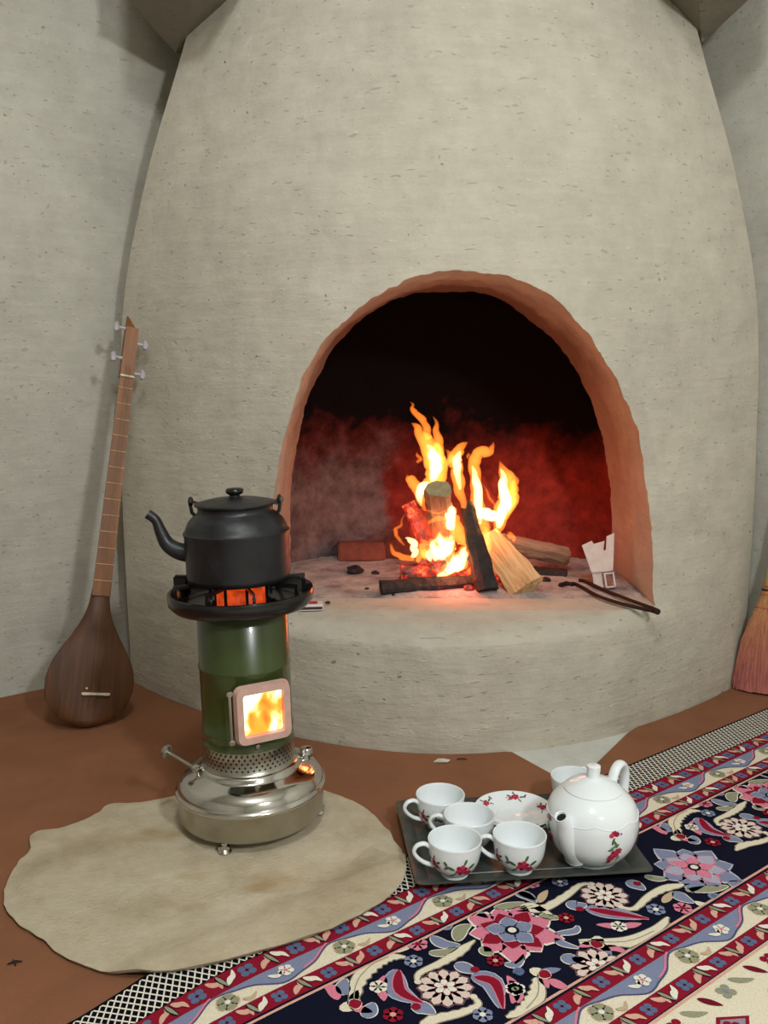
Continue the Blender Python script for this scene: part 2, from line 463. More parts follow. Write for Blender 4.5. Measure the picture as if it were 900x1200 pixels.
def corbel_at(tip_px, wall_px, breast_px, P0, N, label):
    tip = hit_wall(*tip_px, P0, N); Y = breast_y(tip.x, tip.z); tip = ony(*tip_px, Y + 0.05)
    a = hit_wall(*wall_px, P0, N)
    b_ = ony(*breast_px, 2.1); b_ = ony(*breast_px, breast_y(b_.x, b_.z) + 0.02)
    rise = 0.12
    ra = tip + (a - tip) * (rise / (a.z - tip.z)) + N * 0.03; rb = tip + (b_ - tip) * (rise / (b_.z - tip.z)) + Vector((0, 0.05, 0))
    f1 = tip.lerp(ra, 0.6) + Vector((0, -0.26, 0)); f2 = tip.lerp(rb, 0.6) + Vector((0, -0.26, 0))
    back = ra.lerp(rb, 0.5) + Vector((0, 0.40, 0))
    ring = [ra, f1, f2, rb, back]
    for q in ring: q.z = tip.z + rise
    f1.z = f2.z = tip.z + 0.045
    corbel('corbel', tip, [tuple(q) for q in ring], label)
corbel_at((206, 62), (165, 0), (268, 0), LW, -E2, 'plaster corbel coloured dark for shade at the upper left of the breast')
corbel_at((822, 50), (850, 0), (783, 0), RW, E1, 'plaster corbel coloured dark for shade at the upper right of the breast')

# ------------------------------------------------------------------ brown carpet pieces on the floor
def slab(name, outline, h0, h1, mat, label, cat, parent=None):
    o = obj(name, prism(outline, h0, h1), mat, parent, 0)
    bm = bmesh.new(); bm.from_mesh(o.data); bmesh.ops.recalc_face_normals(bm, faces=bm.faces); bm.to_mesh(o.data); bm.free()
    if label: tag(o, label, cat)
    return o
base_curve = []
for i in range(41):
    s = -1 + 2 * i / 40; x = CX + 0.768 * s
    base_curve.append((x, YB - 0.44 * (1 - abs(s) ** 1.85) - 0.004))
cut_l, cut_r = onz(600, 884), onz(736, 861)
leftp = [p for p in base_curve if p[0] < cut_l.x - 0.01]
lw_a = LW + E1 * -2.6 + E2 * 0.012; lw_b = LW + E1 * 0.16 + E2 * 0.012
e640 = onz(645, 909)
outl = [(lw_a.x, lw_a.y), (lw_b.x, lw_b.y), (-0.637, 2.2)] + leftp + [(cut_l.x, cut_l.y), (e640.x, e640.y), (0.42, 1.50), (0.30, 0.9), (-0.3, 0.0), (-1.0, -0.6)]
slab('floor_carpet', outl, 0.0, 0.005, M['carpet'], 'plain brown carpet piece under the stove mat and lute', 'carpet')
rightp = [p for p in base_curve if p[0] > cut_r.x + 0.01]
e690 = onz(688, 908)
rw_a = RW + E2 * 0.03 - E1 * 0.012; rw_b = RW + E2 * 1.2 - E1 * 0.012
outl = [(e690.x, e690.y), (cut_r.x, cut_r.y)] + rightp + [(rw_a.x, rw_a.y), (rw_b.x, rw_b.y), (1.1, 1.2), (0.6, 1.45)]
slab('floor_carpet', outl, 0.0, 0.005, M['carpet'], 'plain brown carpet strip between fireplace and patterned rug', 'carpet')

# ------------------------------------------------------------------ patterned rug
RO = onz(110, 1200)
NAVY, RED, CREAM, BLUE = srgb(20, 22, 40), srgb(140, 26, 46), srgb(226, 216, 192), srgb(128, 136, 164)
PINK, OLIVE, TAN, WHITE, DBLUE, BLACK, DRED = srgb(214, 128, 150), srgb(150, 150, 124), srgb(196, 172, 140), srgb(232, 226, 212), srgb(92, 108, 142), srgb(14, 14, 20), srgb(110, 24, 40)
SALMON = srgb(216, 168, 150)
def to_uv(p): d = Vector((p.x - RO.x, p.y - RO.y, 0)); return Vector((d.dot(E1), d.dot(E2)))
def uvpx(px, py): return to_uv(onz(px, py, 0.012))
U0, U1, VMAX = -1.5, 1.68, 1.55
ZR = 0.0155
def warp(u, v):      # the rug edge draws in a little towards the near end
    t = min(1, max(0, (0.20 - u) / 0.28)); t = t * t * (3 - 2 * t); return 0.055 * t * min(1, max(0, (0.16 - v) / 0.21))
class Band:
    def __init__(s): s.V, s.F, s.C = [], [], []
    def poly(s, pts, c, layer):
        k = len(s.V); z = ZR + layer * 0.00022
        for p in pts:
            w_ = RO + E1 * p[0] + E2 * (p[1] + warp(p[0], p[1])); s.V.append(Vector((w_.x, w_.y, z)))
        s.F.append(tuple(range(k, k + len(pts)))); s.C.append(c)
    def disc(s, c, r, colr, layer, ry=None, n=10, rot=0.0):
        ry = ry or r; ca, sa = math.cos(rot), math.sin(rot)
        s.poly([(c[0] + r * math.cos(t) * ca - ry * math.sin(t) * sa, c[1] + r * math.cos(t) * sa + ry * math.sin(t) * ca) for t in [2 * PI * i / n for i in range(n)]], colr, layer)
    def flower(s, c, r, n, pet, cen, layer, outline=None, wide=0.42, rot=0.0, core=0.26):
        for i in range(n):
            t = rot + 2 * PI * i / n; q = (c[0] + 0.58 * r * math.cos(t), c[1] + 0.58 * r * math.sin(t))
            if outline: s.disc(q, r * 0.50, outline, layer, r * wide * 1.22, 8, t)
            s.disc(q, r * 0.42, pet, layer + 1, r * wide * 0.88, 8, t)
        s.disc(c, r * core, cen, layer + 2, n=8)
    def ribbon(s, pts, wd, c, layer, out=None, rag=0.0):
        P = smooth_path([Vector((p[0], p[1], 0)) for p in pts], 5); n = len(P)
        for extra, cc, ly in (((0.0016, out, layer),) if out else ()) + ((0.0, c, layer + 1),):
            L, R = [], []
            for i, p in enumerate(P):
                t = (P[min(i + 1, n - 1)] - P[max(i - 1, 0)]).normalized(); nn = Vector((-t.y, t.x, 0))
                f = i / (n - 1); wv = (wd(f) if callable(wd) else wd) + extra
                wr_ = wv * (1 + rag * (i % 2))
                L.append(p + nn * wr_); R.append(p - nn * wv)
            for i in range(n - 1):
                s.poly([(q.x, q.y) for q in (L[i], L[i + 1], R[i + 1], R[i])], cc, ly)
    def leaf(s, pts, wmax, c, layer, out=None):
        s.ribbon(pts, lambda f: wmax * math.sin(PI * min(1, max(0.02, f ** 0.8))) + 0.0004, c, layer, out)
    def rect(s, u0, u1, v0, v1, c, layer):
        n = 64
        for i in range(n):
            a, b_ = u0 + (u1 - u0) * i / n, u0 + (u1 - u0) * (i + 1) / n
            s.poly([(a, v0), (a, v1), (b_, v1), (b_, v0)], c, layer)
    def build(s, name, parent, label=None):
        o = obj(name, (s.V, s.F), M['pile'], parent, 0, colors=s.C)
        bm = bmesh.new(); bm.from_mesh(o.data)
        for f in bm.faces:
            f.normal_update()
            if f.normal.z < 0: f.normal_flip()
        bm.to_mesh(o.data); bm.free()
        if label: o['label'] = label
        return o
rug = thing('rug', 'large patterned wool rug with navy floral border and red guard stripes', 'rug', (0, 0, 0))
M['rug_back'] = mat_simple('rug_edge_wool', srgb(22, 20, 30), 1.0, bump=0.5, bscale=500)
rect_uv = [(U0 + (U1 - U0) * i / 60, -0.050) for i in range(61)] + [(U1, VMAX), (U0, VMAX)]
rect_uv = [(u, v_ + warp(u, v_)) for u, v_ in rect_uv]
slab('backing', [((RO + E1 * u + E2 * v_).x, (RO + E1 * u + E2 * v_).y) for u, v_ in rect_uv], 0.0056, ZR - 0.0004, M['rug_back'], None, None, rug)
# lattice border
b = Band(); v0, v1 = -0.049, 0.026
b.rect(U0, U1, v0, v1, BLACK, 0)
step, lw_ = 0.0112, 0.0013
k = U0
while k < U1 - 0.04:
    for sgn in (1, -1):
        a0, a1 = (v0 + 0.004, v1 - 0.001)
        du = (a1 - a0) * 0.62
        p0, p1 = (k, a0), (k + du, a1)
        if sgn < 0: p0, p1 = (k + du, a0), (k, a1)
        b.poly([(p0[0] - lw_, p0[1]), (p0[0] + lw_, p0[1]), (p1[0] + lw_, p1[1]), (p1[0] - lw_, p1[1])], WHITE, 1 if sgn > 0 else 2)
    k += step
b.build('lattice_border', rug, 'black and white net pattern edge')
# red guard stripes
def guard(v0, v1, ph, line_after=None, line_before=None):
    b = Band(); b.rect(U0, U1, v0, v1, RED, 0); vc = (v0 + v1) / 2; hw = (v1 - v0) / 2; per = 0.0722
    if line_after is not None:
        b.rect(U0, U1, v1 - 0.0012, v1 + 0.0004, NAVY, 1); b.rect(U0, U1, line_after, line_after + 0.004, SALMON, 1)
    if line_before is not None:
        b.rect(U0, U1, v0 - 0.0004, v0 + 0.0012, NAVY, 1); b.rect(U0, U1, line_before - 0.004, line_before, SALMON, 1)
    u = U0 + ((ph - U0) % per); i = 0
    while u < U1 - 0.05:
        b.flower((u, vc), hw * 0.78, 4, DBLUE, NAVY, 1, None, 0.52, PI / 4, 0.14)
        sg = 1 if i % 2 == 0 else -1
        b.leaf([(u + 0.017, vc - sg * hw * 0.72), (u + 0.024, vc - sg * hw * 0.15), (u + 0.031, vc + sg * hw * 0.1), (u + 0.031, vc + sg * hw * 0.7)], 0.0042, SALMON, 3)
        b.leaf([(u + 0.033, vc - hw * 0.8), (u + 0.036, vc), (u + 0.040, vc + hw * 0.8)], 0.0022, OLIVE, 5, NAVY)
        b.leaf([(u + 0.040, vc + sg * hw * 0.7), (u + 0.046, vc + sg * hw * 0.2), (u + 0.052, vc - sg * hw * 0.05), (u + 0.056, vc - sg * hw * 0.7)], 0.0042, WHITE if i % 3 else SALMON, 7)
        u += per; i += 1
    return b.build('guard_stripe', rug, 'red stripe with small blue flowers')
guard(0.026, 0.059, 0.11)
guard(0.096, 0.124, 0.19, line_after=0.1265)
guard(0.3165, 0.345, 0.45, line_before=0.314)
guard(0.383, 0.411, 0.60, line_after=0.412)
# meander stripes: blue ground, cream waves, pink vine
def meander(v0, v1, ph):
    b = Band(); b.rect(U0, U1, v0, v1, BLUE, 0); per = 0.1725; h = v1 - v0
    u = U0 + ((ph - U0) % per) - per
    n = 24
    while u < U1:
        a, c_ = max(u, U0), min(u + per, U1)
        if c_ - a > per * 0.98:
            wave = lambda t: v0 + h * (0.52 - 0.40 * math.cos(2 * PI * t) + 0.06 * math.sin(6 * PI * t))
            for i in range(n):
                t0, t1 = i / n, (i + 1) / n
                b.poly([(u + per * t0, wave(t0)), (u + per * t1, wave(t1)), (u + per * t1, v1), (u + per * t0, v1)], CREAM, 1)
            b.ribbon([(u + per * i / 12, wave(i / 12) - 0.001) for i in range(13)], 0.0012, srgb(84, 84, 120), 3)
            b.ribbon([(u + per * (0.62 + 0.30 * i / 6), wave(0.62 + 0.3 * i / 6) - 0.0045) for i in range(7)], 0.0015, PINK, 2)
            b.flower((u, v0 + h * 0.56), h * 0.40, 5, OLIVE, WHITE, 5, TAN, 0.5, 0.3)
            b.flower((u + per / 2, v0 + h * 0.40), h * 0.30, 5, WHITE, PINK, 5, None, 0.5, 0.6)
            b.leaf([(u + per * 0.36, v0 + h * 0.3), (u + per * 0.42, v0 + h * 0.5), (u + per * 0.47, v0 + h * 0.35)], 0.003, WHITE, 5)
            b.leaf([(u + per * 0.1, v0 + h * 0.75), (u + per * 0.16, v0 + h * 0.9), (u + per * 0.22, v0 + h * 0.7)], 0.003, TAN, 5)
        u += per
    return b.build('meander_stripe', rug, 'blue and cream stripe with a wavy vine')
meander(0.059, 0.096, 0.307)
meander(0.345, 0.383, 0.479)
# main navy border, motifs set out once and repeated along the rug
b = Band(); b.rect(U0, U1, 0.124, 0.3165, NAVY, 0)
Z2 = lambda X, Y: uvpx(360 + X / 3.3333, 1020 + Y / 3.3333)
Z3 = lambda X, Y: uvpx(600 + X / 3.0, 1000 + Y / 3.0)
motifs = []
def mo(c, f): motifs.append((c, f))
class Off:                       # a Band seen through a shift along the rug
    def __init__(s, b, du): s.b, s.du = b, du
    def sh(s, p): return (p[0] + s.du, p[1])
    def flower(s, c, *a, **k): s.b.flower(s.sh(c), *a, **k)
    def disc(s, c, *a, **k): s.b.disc(s.sh(c), *a, **k)
    def leaf(s, pts, *a, **k): s.b.leaf([s.sh(p) for p in pts], *a, **k)
    def ribbon(s, pts, *a, **k): s.b.ribbon([s.sh(p) for p in pts], *a, **k)
    def poly(s, pts, *a, **k): s.b.poly([s.sh(p) for p in pts], *a, **k)
def add(fn): motifs.append(fn)
def rosette(c): add(lambda o: (o.flower(c, 0.034, 12, srgb(222, 200, 190), TAN, 6, srgb(110, 78, 84), 0.26, 0.1, 0.30), o.flower(c, 0.015, 6, WHITE, DRED, 9, DRED, 0.34, 0.0, 0.2)))
def scroll(pts, wd=0.0062): add(lambda o: (o.ribbon(pts, lambda f: wd * (0.35 + 0.9 * f) if f < 0.8 else wd * 1.05 * max(0.1, (1 - f) * 5), CREAM, 6, srgb(150, 140, 120), 0.25), o.disc(pts[0], wd * 0.75, CREAM, 8)))
def arc_leaf(pts, wd=0.009): add(lambda o: (o.ribbon(pts, lambda f: wd * math.sin(PI * (0.12 + 0.86 * f)) + 0.0006, CREAM, 6, srgb(120, 112, 100), 0.35), o.ribbon(pts[:-1], 0.0007, OLIVE, 8)))
def small_flower(c, r, pc, cc, n=6): add(lambda o: o.flower(c, r, n, pc, cc, 9, None, 0.5, 0.2, 0.3))
def leafm(pts, wd, c_, out=None): add(lambda o: o.leaf(pts, wd, c_, 6, out))
def bird(pts, wd): add(lambda o: (o.leaf(pts, wd, BLUE, 6, srgb(190, 190, 206)), o.leaf([(p[0] + 0.002, p[1] + 0.004) for p in pts], wd * 0.45, RED, 8, PINK)))
def tulip(c, d): add(lambda o: (o.disc(c, 0.013, CREAM, 7, 0.009, 10, d), o.leaf([(c[0], c[1]), (c[0] + 0.016 * math.cos(d), c[1] + 0.016 * math.sin(d))], 0.008, RED, 9, CREAM),
                                o.leaf([(c[0], c[1]), (c[0] + 0.03 * math.cos(d + 0.8), c[1] + 0.03 * math.sin(d + 0.8))], 0.006, PINK, 6), o.leaf([(c[0], c[1]), (c[0] + 0.03 * math.cos(d - 0.8), c[1] + 0.03 * math.sin(d - 0.8))], 0.006, BLUE, 6)))
def palmette(c, r, c1, c2, c3, rot):
    def f(o):
        def ring(n, R_, wd, cc, ly, oc, r0, ro):
            for i in range(n):
                t = ro + 2 * PI * i / n; L_ = R_ * (1 + 0.14 * math.sin(i * 2.4))
                d = (math.cos(t), math.sin(t)); q = (-d[1], d[0])
                P_ = lambda a, b_: (c[0] + d[0] * a + q[0] * b_, c[1] + d[1] * a + q[1] * b_)
                for g, col_, l_ in ((1.0, oc, ly), (0.80, cc, ly + 1)):
                    w_ = wd * g; e = L_ * (0.86 + 0.14 * g)
                    o.poly([P_(r0, 0), P_(r0 + (e - r0) * 0.35, w_ * 0.9), P_(r0 + (e - r0) * 0.65, w_), P_(r0 + (e - r0) * 0.86, w_ * 0.45), P_(e, 0), P_(r0 + (e - r0) * 0.86, -w_ * 0.5), P_(r0 + (e - r0) * 0.65, -w_), P_(r0 + (e - r0) * 0.35, -w_ * 0.9)], col_, l_)
        ring(9, r * 1.08, r * 0.34, c1, 6, WHITE if c1 is PINK else srgb(190, 190, 206), r * 0.1, rot)
        ring(7, r * 0.78, r * 0.25, c2, 8, PINK, r * 0.1, rot + 0.35)
        ring(5, r * 0.55, r * 0.22, c3, 10, srgb(180, 184, 200), 0.0, rot)
        o.disc(c, r * 0.17, NAVY, 13); o.disc(c, r * 0.10, WHITE, 14)
    add(f)
rosette(Z2(540, 472)); rosette(Z3(325, 160)); rosette(Z3(300, 408))
palmette(Z2(800, 250), 0.060, PINK, RED, BLUE, 0.2)
palmette(Z3(640, 62), 0.060, BLUE, srgb(170, 170, 190), PINK, 0.5)
scroll([Z2(432, 450), Z2(438, 415), Z2(520, 375), Z2(585, 335), Z2(655, 285)])
scroll([Z2(650, 508), Z2(668, 540), Z2(600, 572), Z2(490, 600), Z2(430, 640)])
scroll([Z3(280, 118), Z3(240, 122), Z3(190, 160), Z3(110, 205), Z3(15, 215)])
scroll([Z3(382, 200), Z3(430, 205), Z3(480, 162), Z3(540, 132), Z3(625, 118)])
arc_leaf([Z2(180, 540), Z2(195, 450), Z2(250, 385), Z2(320, 352), Z2(385, 352)])
arc_leaf([Z3(235, 322), Z3(400, 322), Z3(500, 285), Z3(548, 235)])
arc_leaf([Z3(92, 450), Z3(90, 510), Z3(50, 560), Z3(-20, 590)])
arc_leaf([Z2(830, 160), Z2(880, 150), Z2(960, 190)], 0.006)
bird([Z2(345, 400), Z2(350, 480), Z2(440, 530)], 0.014); bird([Z2(640, 428), Z2(720, 450), Z2(752, 552)], 0.014)
bird([Z3(258, 205), Z3(350, 220), Z3(470, 240)], 0.013)
for zf, (x, y), (px1, py1), (px2, py2) in ((Z2, (278, 470), (300, 425), (300, 525)), (Z2, (808, 480), (780, 425), (800, 535)), (Z3, (375, 270), (295, 262), (455, 258)), (Z3, (15, 490), (-10, 460), (20, 540))):
    small_flower(zf(x, y), 0.012, WHITE, OLIVE)
    leafm([zf(x, y), zf((x + px1) / 2 + 6, (y + py1) / 2), zf(px1, py1)], 0.006, PINK); leafm([zf(x, y), zf((x + px2) / 2 + 6, (y + py2) / 2), zf(px2, py2)], 0.006, PINK)
for zf, x, y, r, c1, c2 in ((Z2, 415, 370, 0.013, BLUE, WHITE), (Z2, 432, 303, 0.014, PINK, RED), (Z2, 735, 368, 0.012, RED, SALMON), (Z2, 335, 580, 0.013, RED, SALMON),
                            (Z2, 685, 580, 0.013, BLUE, WHITE), (Z3, 505, 210, 0.014, BLUE, WHITE), (Z3, 600, 205, 0.014, PINK, RED), (Z3, 190, 240, 0.012, RED, SALMON), (Z3, 68, 118, 0.013, PINK, RED), (Z3, 168, 112, 0.013, BLUE, WHITE)):
    small_flower(zf(x, y), r, c1, c2)
for zf, pts, wd, c_ in ((Z2, [(585, 290), (600, 245), (640, 225)], 0.009, OLIVE), (Z2, [(485, 270), (530, 300), (598, 305)], 0.008, BLUE), (Z2, [(475, 335), (530, 335), (590, 315)], 0.006, OLIVE),
                        (Z2, [(690, 310), (700, 330), (725, 345)], 0.008, OLIVE), (Z2, [(575, 380), (620, 395), (660, 415)], 0.009, BLUE), (Z2, [(405, 548), (450, 550), (500, 575)], 0.010, BLUE),
                        (Z2, [(730, 160), (790, 150), (850, 138)], 0.007, OLIVE), (Z2, [(820, 95), (860, 110), (890, 130)], 0.007, BLUE), (Z2, [(225, 590), (245, 560), (260, 530)], 0.009, BLUE), (Z2, [(770, 380), (820, 380), (845, 340)], 0.005, BLUE),
                        (Z2, [(805, 400), (825, 410), (830, 425)], 0.008, DBLUE), (Z2, [(445, 280), (460, 265), (478, 255)], 0.006, CREAM), (Z2, [(335, 330), (365, 320), (400, 318)], 0.006, CREAM),
                        (Z3, [(610, 140), (700, 135), (760, 125)], 0.008, OLIVE), (Z3, [(570, 145), (595, 165), (640, 185)], 0.010, BLUE), (Z3, [(530, 185), (548, 165), (565, 145)], 0.006, TAN),
                        (Z3, [(195, 180), (225, 195), (262, 190)], 0.010, BLUE), (Z3, [(400, 110), (435, 122), (468, 140)], 0.010, BLUE), (Z3, [(95, 230), (130, 235), (175, 240)], 0.006, OLIVE), (Z3, [(150, 295), (220, 285), (230, 265)], 0.005, BLUE),
                        (Z3, [(130, 455), (165, 475), (205, 492)], 0.007, PINK), (Z3, [(175, 370), (210, 385), (255, 380)], 0.010, BLUE), (Z3, [(300, 350), (360, 345), (415, 370)], 0.006, PINK), (Z3, [(760, 110), (800, 120), (830, 105)], 0.010, BLUE),
                        (Z3, [(10, 150), (50, 160), (85, 185)], 0.008, BLUE), (Z3, [(95, 185), (108, 160), (125, 140)], 0.006, TAN), (Z3, [(150, 310), (180, 330), (235, 345)], 0.005, BLUE), (Z3, [(640, 180), (680, 195), (700, 190)], 0.006, CREAM), (Z3, [(465, 90), (510, 100), (550, 98)], 0.006, OLIVE)):
    leafm([zf(x, y) for x, y in pts], wd, c_, WHITE if c_ in (BLUE, OLIVE) else None)
for zf, x, y in ((Z2, 655, 402), (Z2, 425, 548), (Z3, 238, 208), (Z3, 440, 118)): add(lambda o, c=zf(x, y): o.disc(c, 0.006, RED, 9))
for zf, x, y in ((Z2, 545, 232), (Z2, 750, 118), (Z3, 708, 160)): add(lambda o, c=zf(x, y): (o.disc(c, 0.009, BLUE, 6, 0.008), o.disc(c, 0.004, DBLUE, 8)))
tulip(Z2(165, 545), 0.2); tulip(Z3(300, 322), 2.6); tulip(Z3(95, 432), 1.2); tulip(Z2(640, 165), 2.2)
add(lambda o: o.leaf([Z2(120, 520), Z2(100, 480), Z2(60, 460)], 0.008, PINK, 6)); add(lambda o: o.leaf([Z2(150, 500), Z2(140, 470), Z2(150, 435)], 0.009, BLUE, 6, WHITE))
PER = 0.655
for du in (-2 * PER, -PER, 0, PER):
    for fn in motifs:
        try: fn(Off(b, du))
        except Exception as ex: print('motif', ex); raise
# keep the motifs inside their band and inside the rug
def clip(b, v0, v1):
    keepF, keepC = [], []
    for f, c_ in zip(b.F, b.C):
        uv = [to_uv(b.V[i]) for i in f]
        if min(p[0] for p in uv) < U0 - 1e-6 or max(p[0] for p in uv) > U1 + 1e-6: continue
        if min(p[1] for p in uv) > v1 or max(p[1] for p in uv) < v0: continue
        for i in f:
            q = to_uv(b.V[i]); vv = min(max(q[1], v0), v1)
            if vv != q[1]: w_ = RO + E1 * q[0] + E2 * vv; b.V[i] = Vector((w_.x, w_.y, b.V[i].z))
        keepF.append(f); keepC.append(c_)
    b.F, b.C = keepF, keepC
clip(b, 0.131, 0.3125)
b.rect(U0, U1, 0.124, 0.1315, NAVY, 0); b.rect(U0, U1, 0.312, 0.3165, NAVY, 0)
bb = Band(); bb.V, bb.F, bb.C = b.V, b.F, b.C
b.build('main_border', rug, 'navy border with scrolls, rosettes and large flowers')
# cream field with small red and olive motifs
b = Band(); b.rect(U0, U1, 0.411, VMAX, CREAM, 0)
rr = random.Random(3); v_ = 0.435; row_i = 0
while v_ < VMAX - 0.03:
    u = U0 + 0.03 + (0.05 if row_i % 2 else 0.0)
    while u < U1 - 0.04:
        if row_i % 3 == 1 and int(round(u / 0.1)) % 2 == 0:
            b.poly([(u - 0.034, v_), (u, v_ - 0.022), (u + 0.034, v_), (u, v_ + 0.022)], RED, 1)
            b.poly([(u - 0.026, v_), (u, v_ - 0.016), (u + 0.026, v_), (u, v_ + 0.016)], srgb(150, 140, 156), 2)
            b.flower((u, v_), 0.012, 4, RED, WHITE, 3, None, 0.5, 0, 0.4)
        else:
            b.flower((u, v_), 0.013, 4, RED if (row_i + int(u * 10)) % 2 else OLIVE, BLUE, 3, None, 0.5, PI / 4, 0.3)
            b.leaf([(u + 0.022, v_ - 0.012), (u + 0.034, v_), (u + 0.05, v_ + 0.008)], 0.005, OLIVE, 1)
            b.leaf([(u + 0.060, v_ - 0.014), (u + 0.068, v_), (u + 0.075, v_ + 0.012)], 0.005, DRED, 1)
        u += 0.1
    v_ += 0.040; row_i += 1
b.build('field', rug, 'cream centre with small red motifs')

# ------------------------------------------------------------------ felt mat
m = NT('felt_wool'); v = m.coord()
n1 = m.noise(7, 6, 0.65, v); n2 = m.noise(26, 5, 0.7, v); n3 = m.noise(4.2, 3, 0.5, m.coord((1, 1.6, 1), (0, 0, 0.6)))
c = m.ramp(n1, [(0.3, srgb(182, 167, 140)), (0.5, srgb(207, 194, 168)), (0.72, srgb(222, 212, 190))])
c = m.mix(m.ramp(n3, [(0.62, K4), (0.70, (0.6, 0.6, 0.6, 1))]), c, srgb(170, 138, 88))
c = m.mix(0.5, c, m.ramp(n2, [(0.3, (0.82, 0.8, 0.77, 1)), (0.7, (1.08, 1.08, 1.08, 1))]), 'MULTIPLY')
m.color(c); m.set(Roughness=1.0); m.b.inputs['Specular IOR Level'].default_value = 0.05
m.bump(m.noise(160, 6, 0.75, v), 0.8, 0.006); M['felt'] = m.m
felt_px = [(4, 1036), (18, 1006), (34, 990), (38, 970), (75, 962), (112, 948), (128, 936), (165, 934), (210, 925), (260, 913), (330, 908), (390, 924), (425, 938), (447, 958),
           (466, 983), (477, 1010), (468, 1040), (432, 1068), (375, 1094), (300, 1117), (215, 1137), (160, 1138), (108, 1126), (66, 1108), (50, 1092), (22, 1076), (6, 1056)]
zf_ = 0.021
raw = [onz(px, py, zf_) for px, py in felt_px]
loop = smooth_path(raw + [raw[0]], 5)[:-1]
cen = sum(loop, Vector()) / len(loop)
V, Fc = [], []; n = len(loop)
def under(p):                                    # the mat rides up onto the rug edge at its right side
    q = to_uv(p); t = min(1, max(0, (q[1] + 0.075) / 0.045)); return 0.0058 + 0.0125 * t * t * (3 - 2 * t)
RINGS = 16
for j in range(RINGS + 1):
    f = (1 - j / RINGS)
    for i, p in enumerate(loop):
        e = 1 + 0.012 * noise.noise(Vector((i * 0.5, 1, 1))) + 0.006 * noise.noise(Vector((i * 1.9, 4, 1)))
        q = cen + (p - cen) * e * max(f, 0.004)
        th = 0.0085 * (1 if j > 1 else (0.62 if j == 0 else 0.95))
        V.append(Vector((q.x, q.y, under(q) + th + 0.0016 * noise.noise(Vector((q.x * 14, q.y * 14, 0))))))
for j in range(RINGS):
    for i in range(n):
        k = (i + 1) % n; Fc.append((j * n + i, j * n + k, (j + 1) * n + k, (j + 1) * n + i))
Fc.append(tuple(range(RINGS * n, RINGS * n + n)))
k0 = len(V)
for i, p in enumerate(loop):
    q = cen + (p - cen) * 0.988; V.append(Vector((q.x, q.y, under(q))))
for i in range(n): k = (i + 1) % n; Fc.append((k0 + i, k0 + k, k, i))
Fc.append(tuple(range(k0, k0 + n))[::-1])
felt = obj('felt_mat', (V, Fc), M['felt'], None, 60)
tag(felt, 'irregular cream felt mat under the green stove', 'mat')

# ------------------------------------------------------------------ oil stove
M['chrome'] = mat_simple('chrome', srgb(205, 203, 198), 0.12, 1.0, 0.04, 18)
M['steel'] = mat_simple('brushed_steel', srgb(176, 172, 162), 0.28, 1.0, 0.1, 30)
M['green'] = mat_simple('green_enamel', srgb(52, 65, 24), 0.28, 0.0, 0.16, 12)
M['green'].node_tree.nodes['Principled BSDF'].inputs['Coat Weight'].default_value = 0.4
M['black_enamel'] = mat_simple('black_enamel', srgb(18, 18, 20), 0.22, 0.0, 0.2, 30)
M['dark_steel'] = mat_simple('dark_steel', srgb(70, 68, 66), 0.4, 1.0, 0.2, 30)
M['dark_hole'] = mat_simple('dark_hole', srgb(14, 12, 11), 0.9)
M['mica'] = mat_simple('mica_frame', srgb(196, 158, 146), 0.35, 0.0, 0.12, 40)
M['red_hot'] = NT('hot_burner_metal')
m = M['red_hot']; nzv = m.noise(40, 3, 0.6, m.coord()); m.color(srgb(90, 30, 16)); m.l(m.ramp(nzv, [(0.3, srgb(120, 26, 6)), (0.7, srgb(255, 90, 30))]), m.b.inputs['Emission Color']); m.b.inputs['Emission Strength'].default_value = 0.9
M['red_hot'] = m.m
m = NT('burner_flame'); v = m.coord((1, 1, 0.75)); nzv = m.noise(24, 2, 0.5, v, 0.4)
m.color(K4); m.l(m.ramp(nzv, [(0.30, srgb(180, 50, 10)), (0.40, srgb(255, 130, 36)), (0.47, srgb(255, 220, 140)), (0.54, srgb(255, 252, 232))]), m.b.inputs['Emission Color']); m.b.inputs['Emission Strength'].default_value = 2.6
M['burner'] = m.m
SC = Vector((-0.224, 1.438, 0.0148)); UP = 0.011
stove = thing('oil_stove', 'green enamelled oil stove with chrome tank and glowing window', 'stove', SC, (0, math.radians(-1.6), 0))
obj('fuel_tank', lathe([(0.02, 0.014), (0.112, 0.014), (0.121, 0.017), (0.1245, 0.022), (0.126, 0.059), (0.1265, 0.061)], 72, cap0=True), M['steel'], stove, 50)
obj('tank_lid', lathe([(0.1265, 0.050), (0.1295, 0.0515), (0.1305, 0.0545), (0.1295, 0.0575), (0.1262, 0.0588), (0.1255, 0.062), (0.123, 0.070), (0.115, 0.0785), (0.103, 0.0845), (0.092, 0.088), (0.0875, 0.091), (0.087, 0.0945), (0.083, 0.0985), (0.0795, 0.0995)], 72), M['chrome'], stove, 60)
obj('burner_collar', lathe([(0.0795, 0.0995), (0.0785, 0.101), (0.0765, 0.103), (0.0755, 0.136), (0.0765, 0.138)], 72), M['steel'], stove, 50)
V, Fc = [], []
for rrow in range(5):
    z = 0.108 + rrow * 0.0062
    for i in range(52):
        t = 2 * PI * (i + 0.5 * (rrow % 2)) / 52; r = 0.0766
        k = len(V)
        for q in range(6):
            a = 2 * PI * q / 6; V.append(Vector((r * math.cos(t + 0.0019 / r * math.cos(a)), r * math.sin(t + 0.0019 / r * math.cos(a)), z + 0.0019 * math.sin(a))))
        Fc.append(tuple(range(k, k + 6)))
obj('vent_hole', (V, Fc), M['dark_hole'], stove, 0)['kind'] = 'stuff'
prof = [(0.0765, 0.138), (0.0762, 0.140), (0.0748, 0.142)]
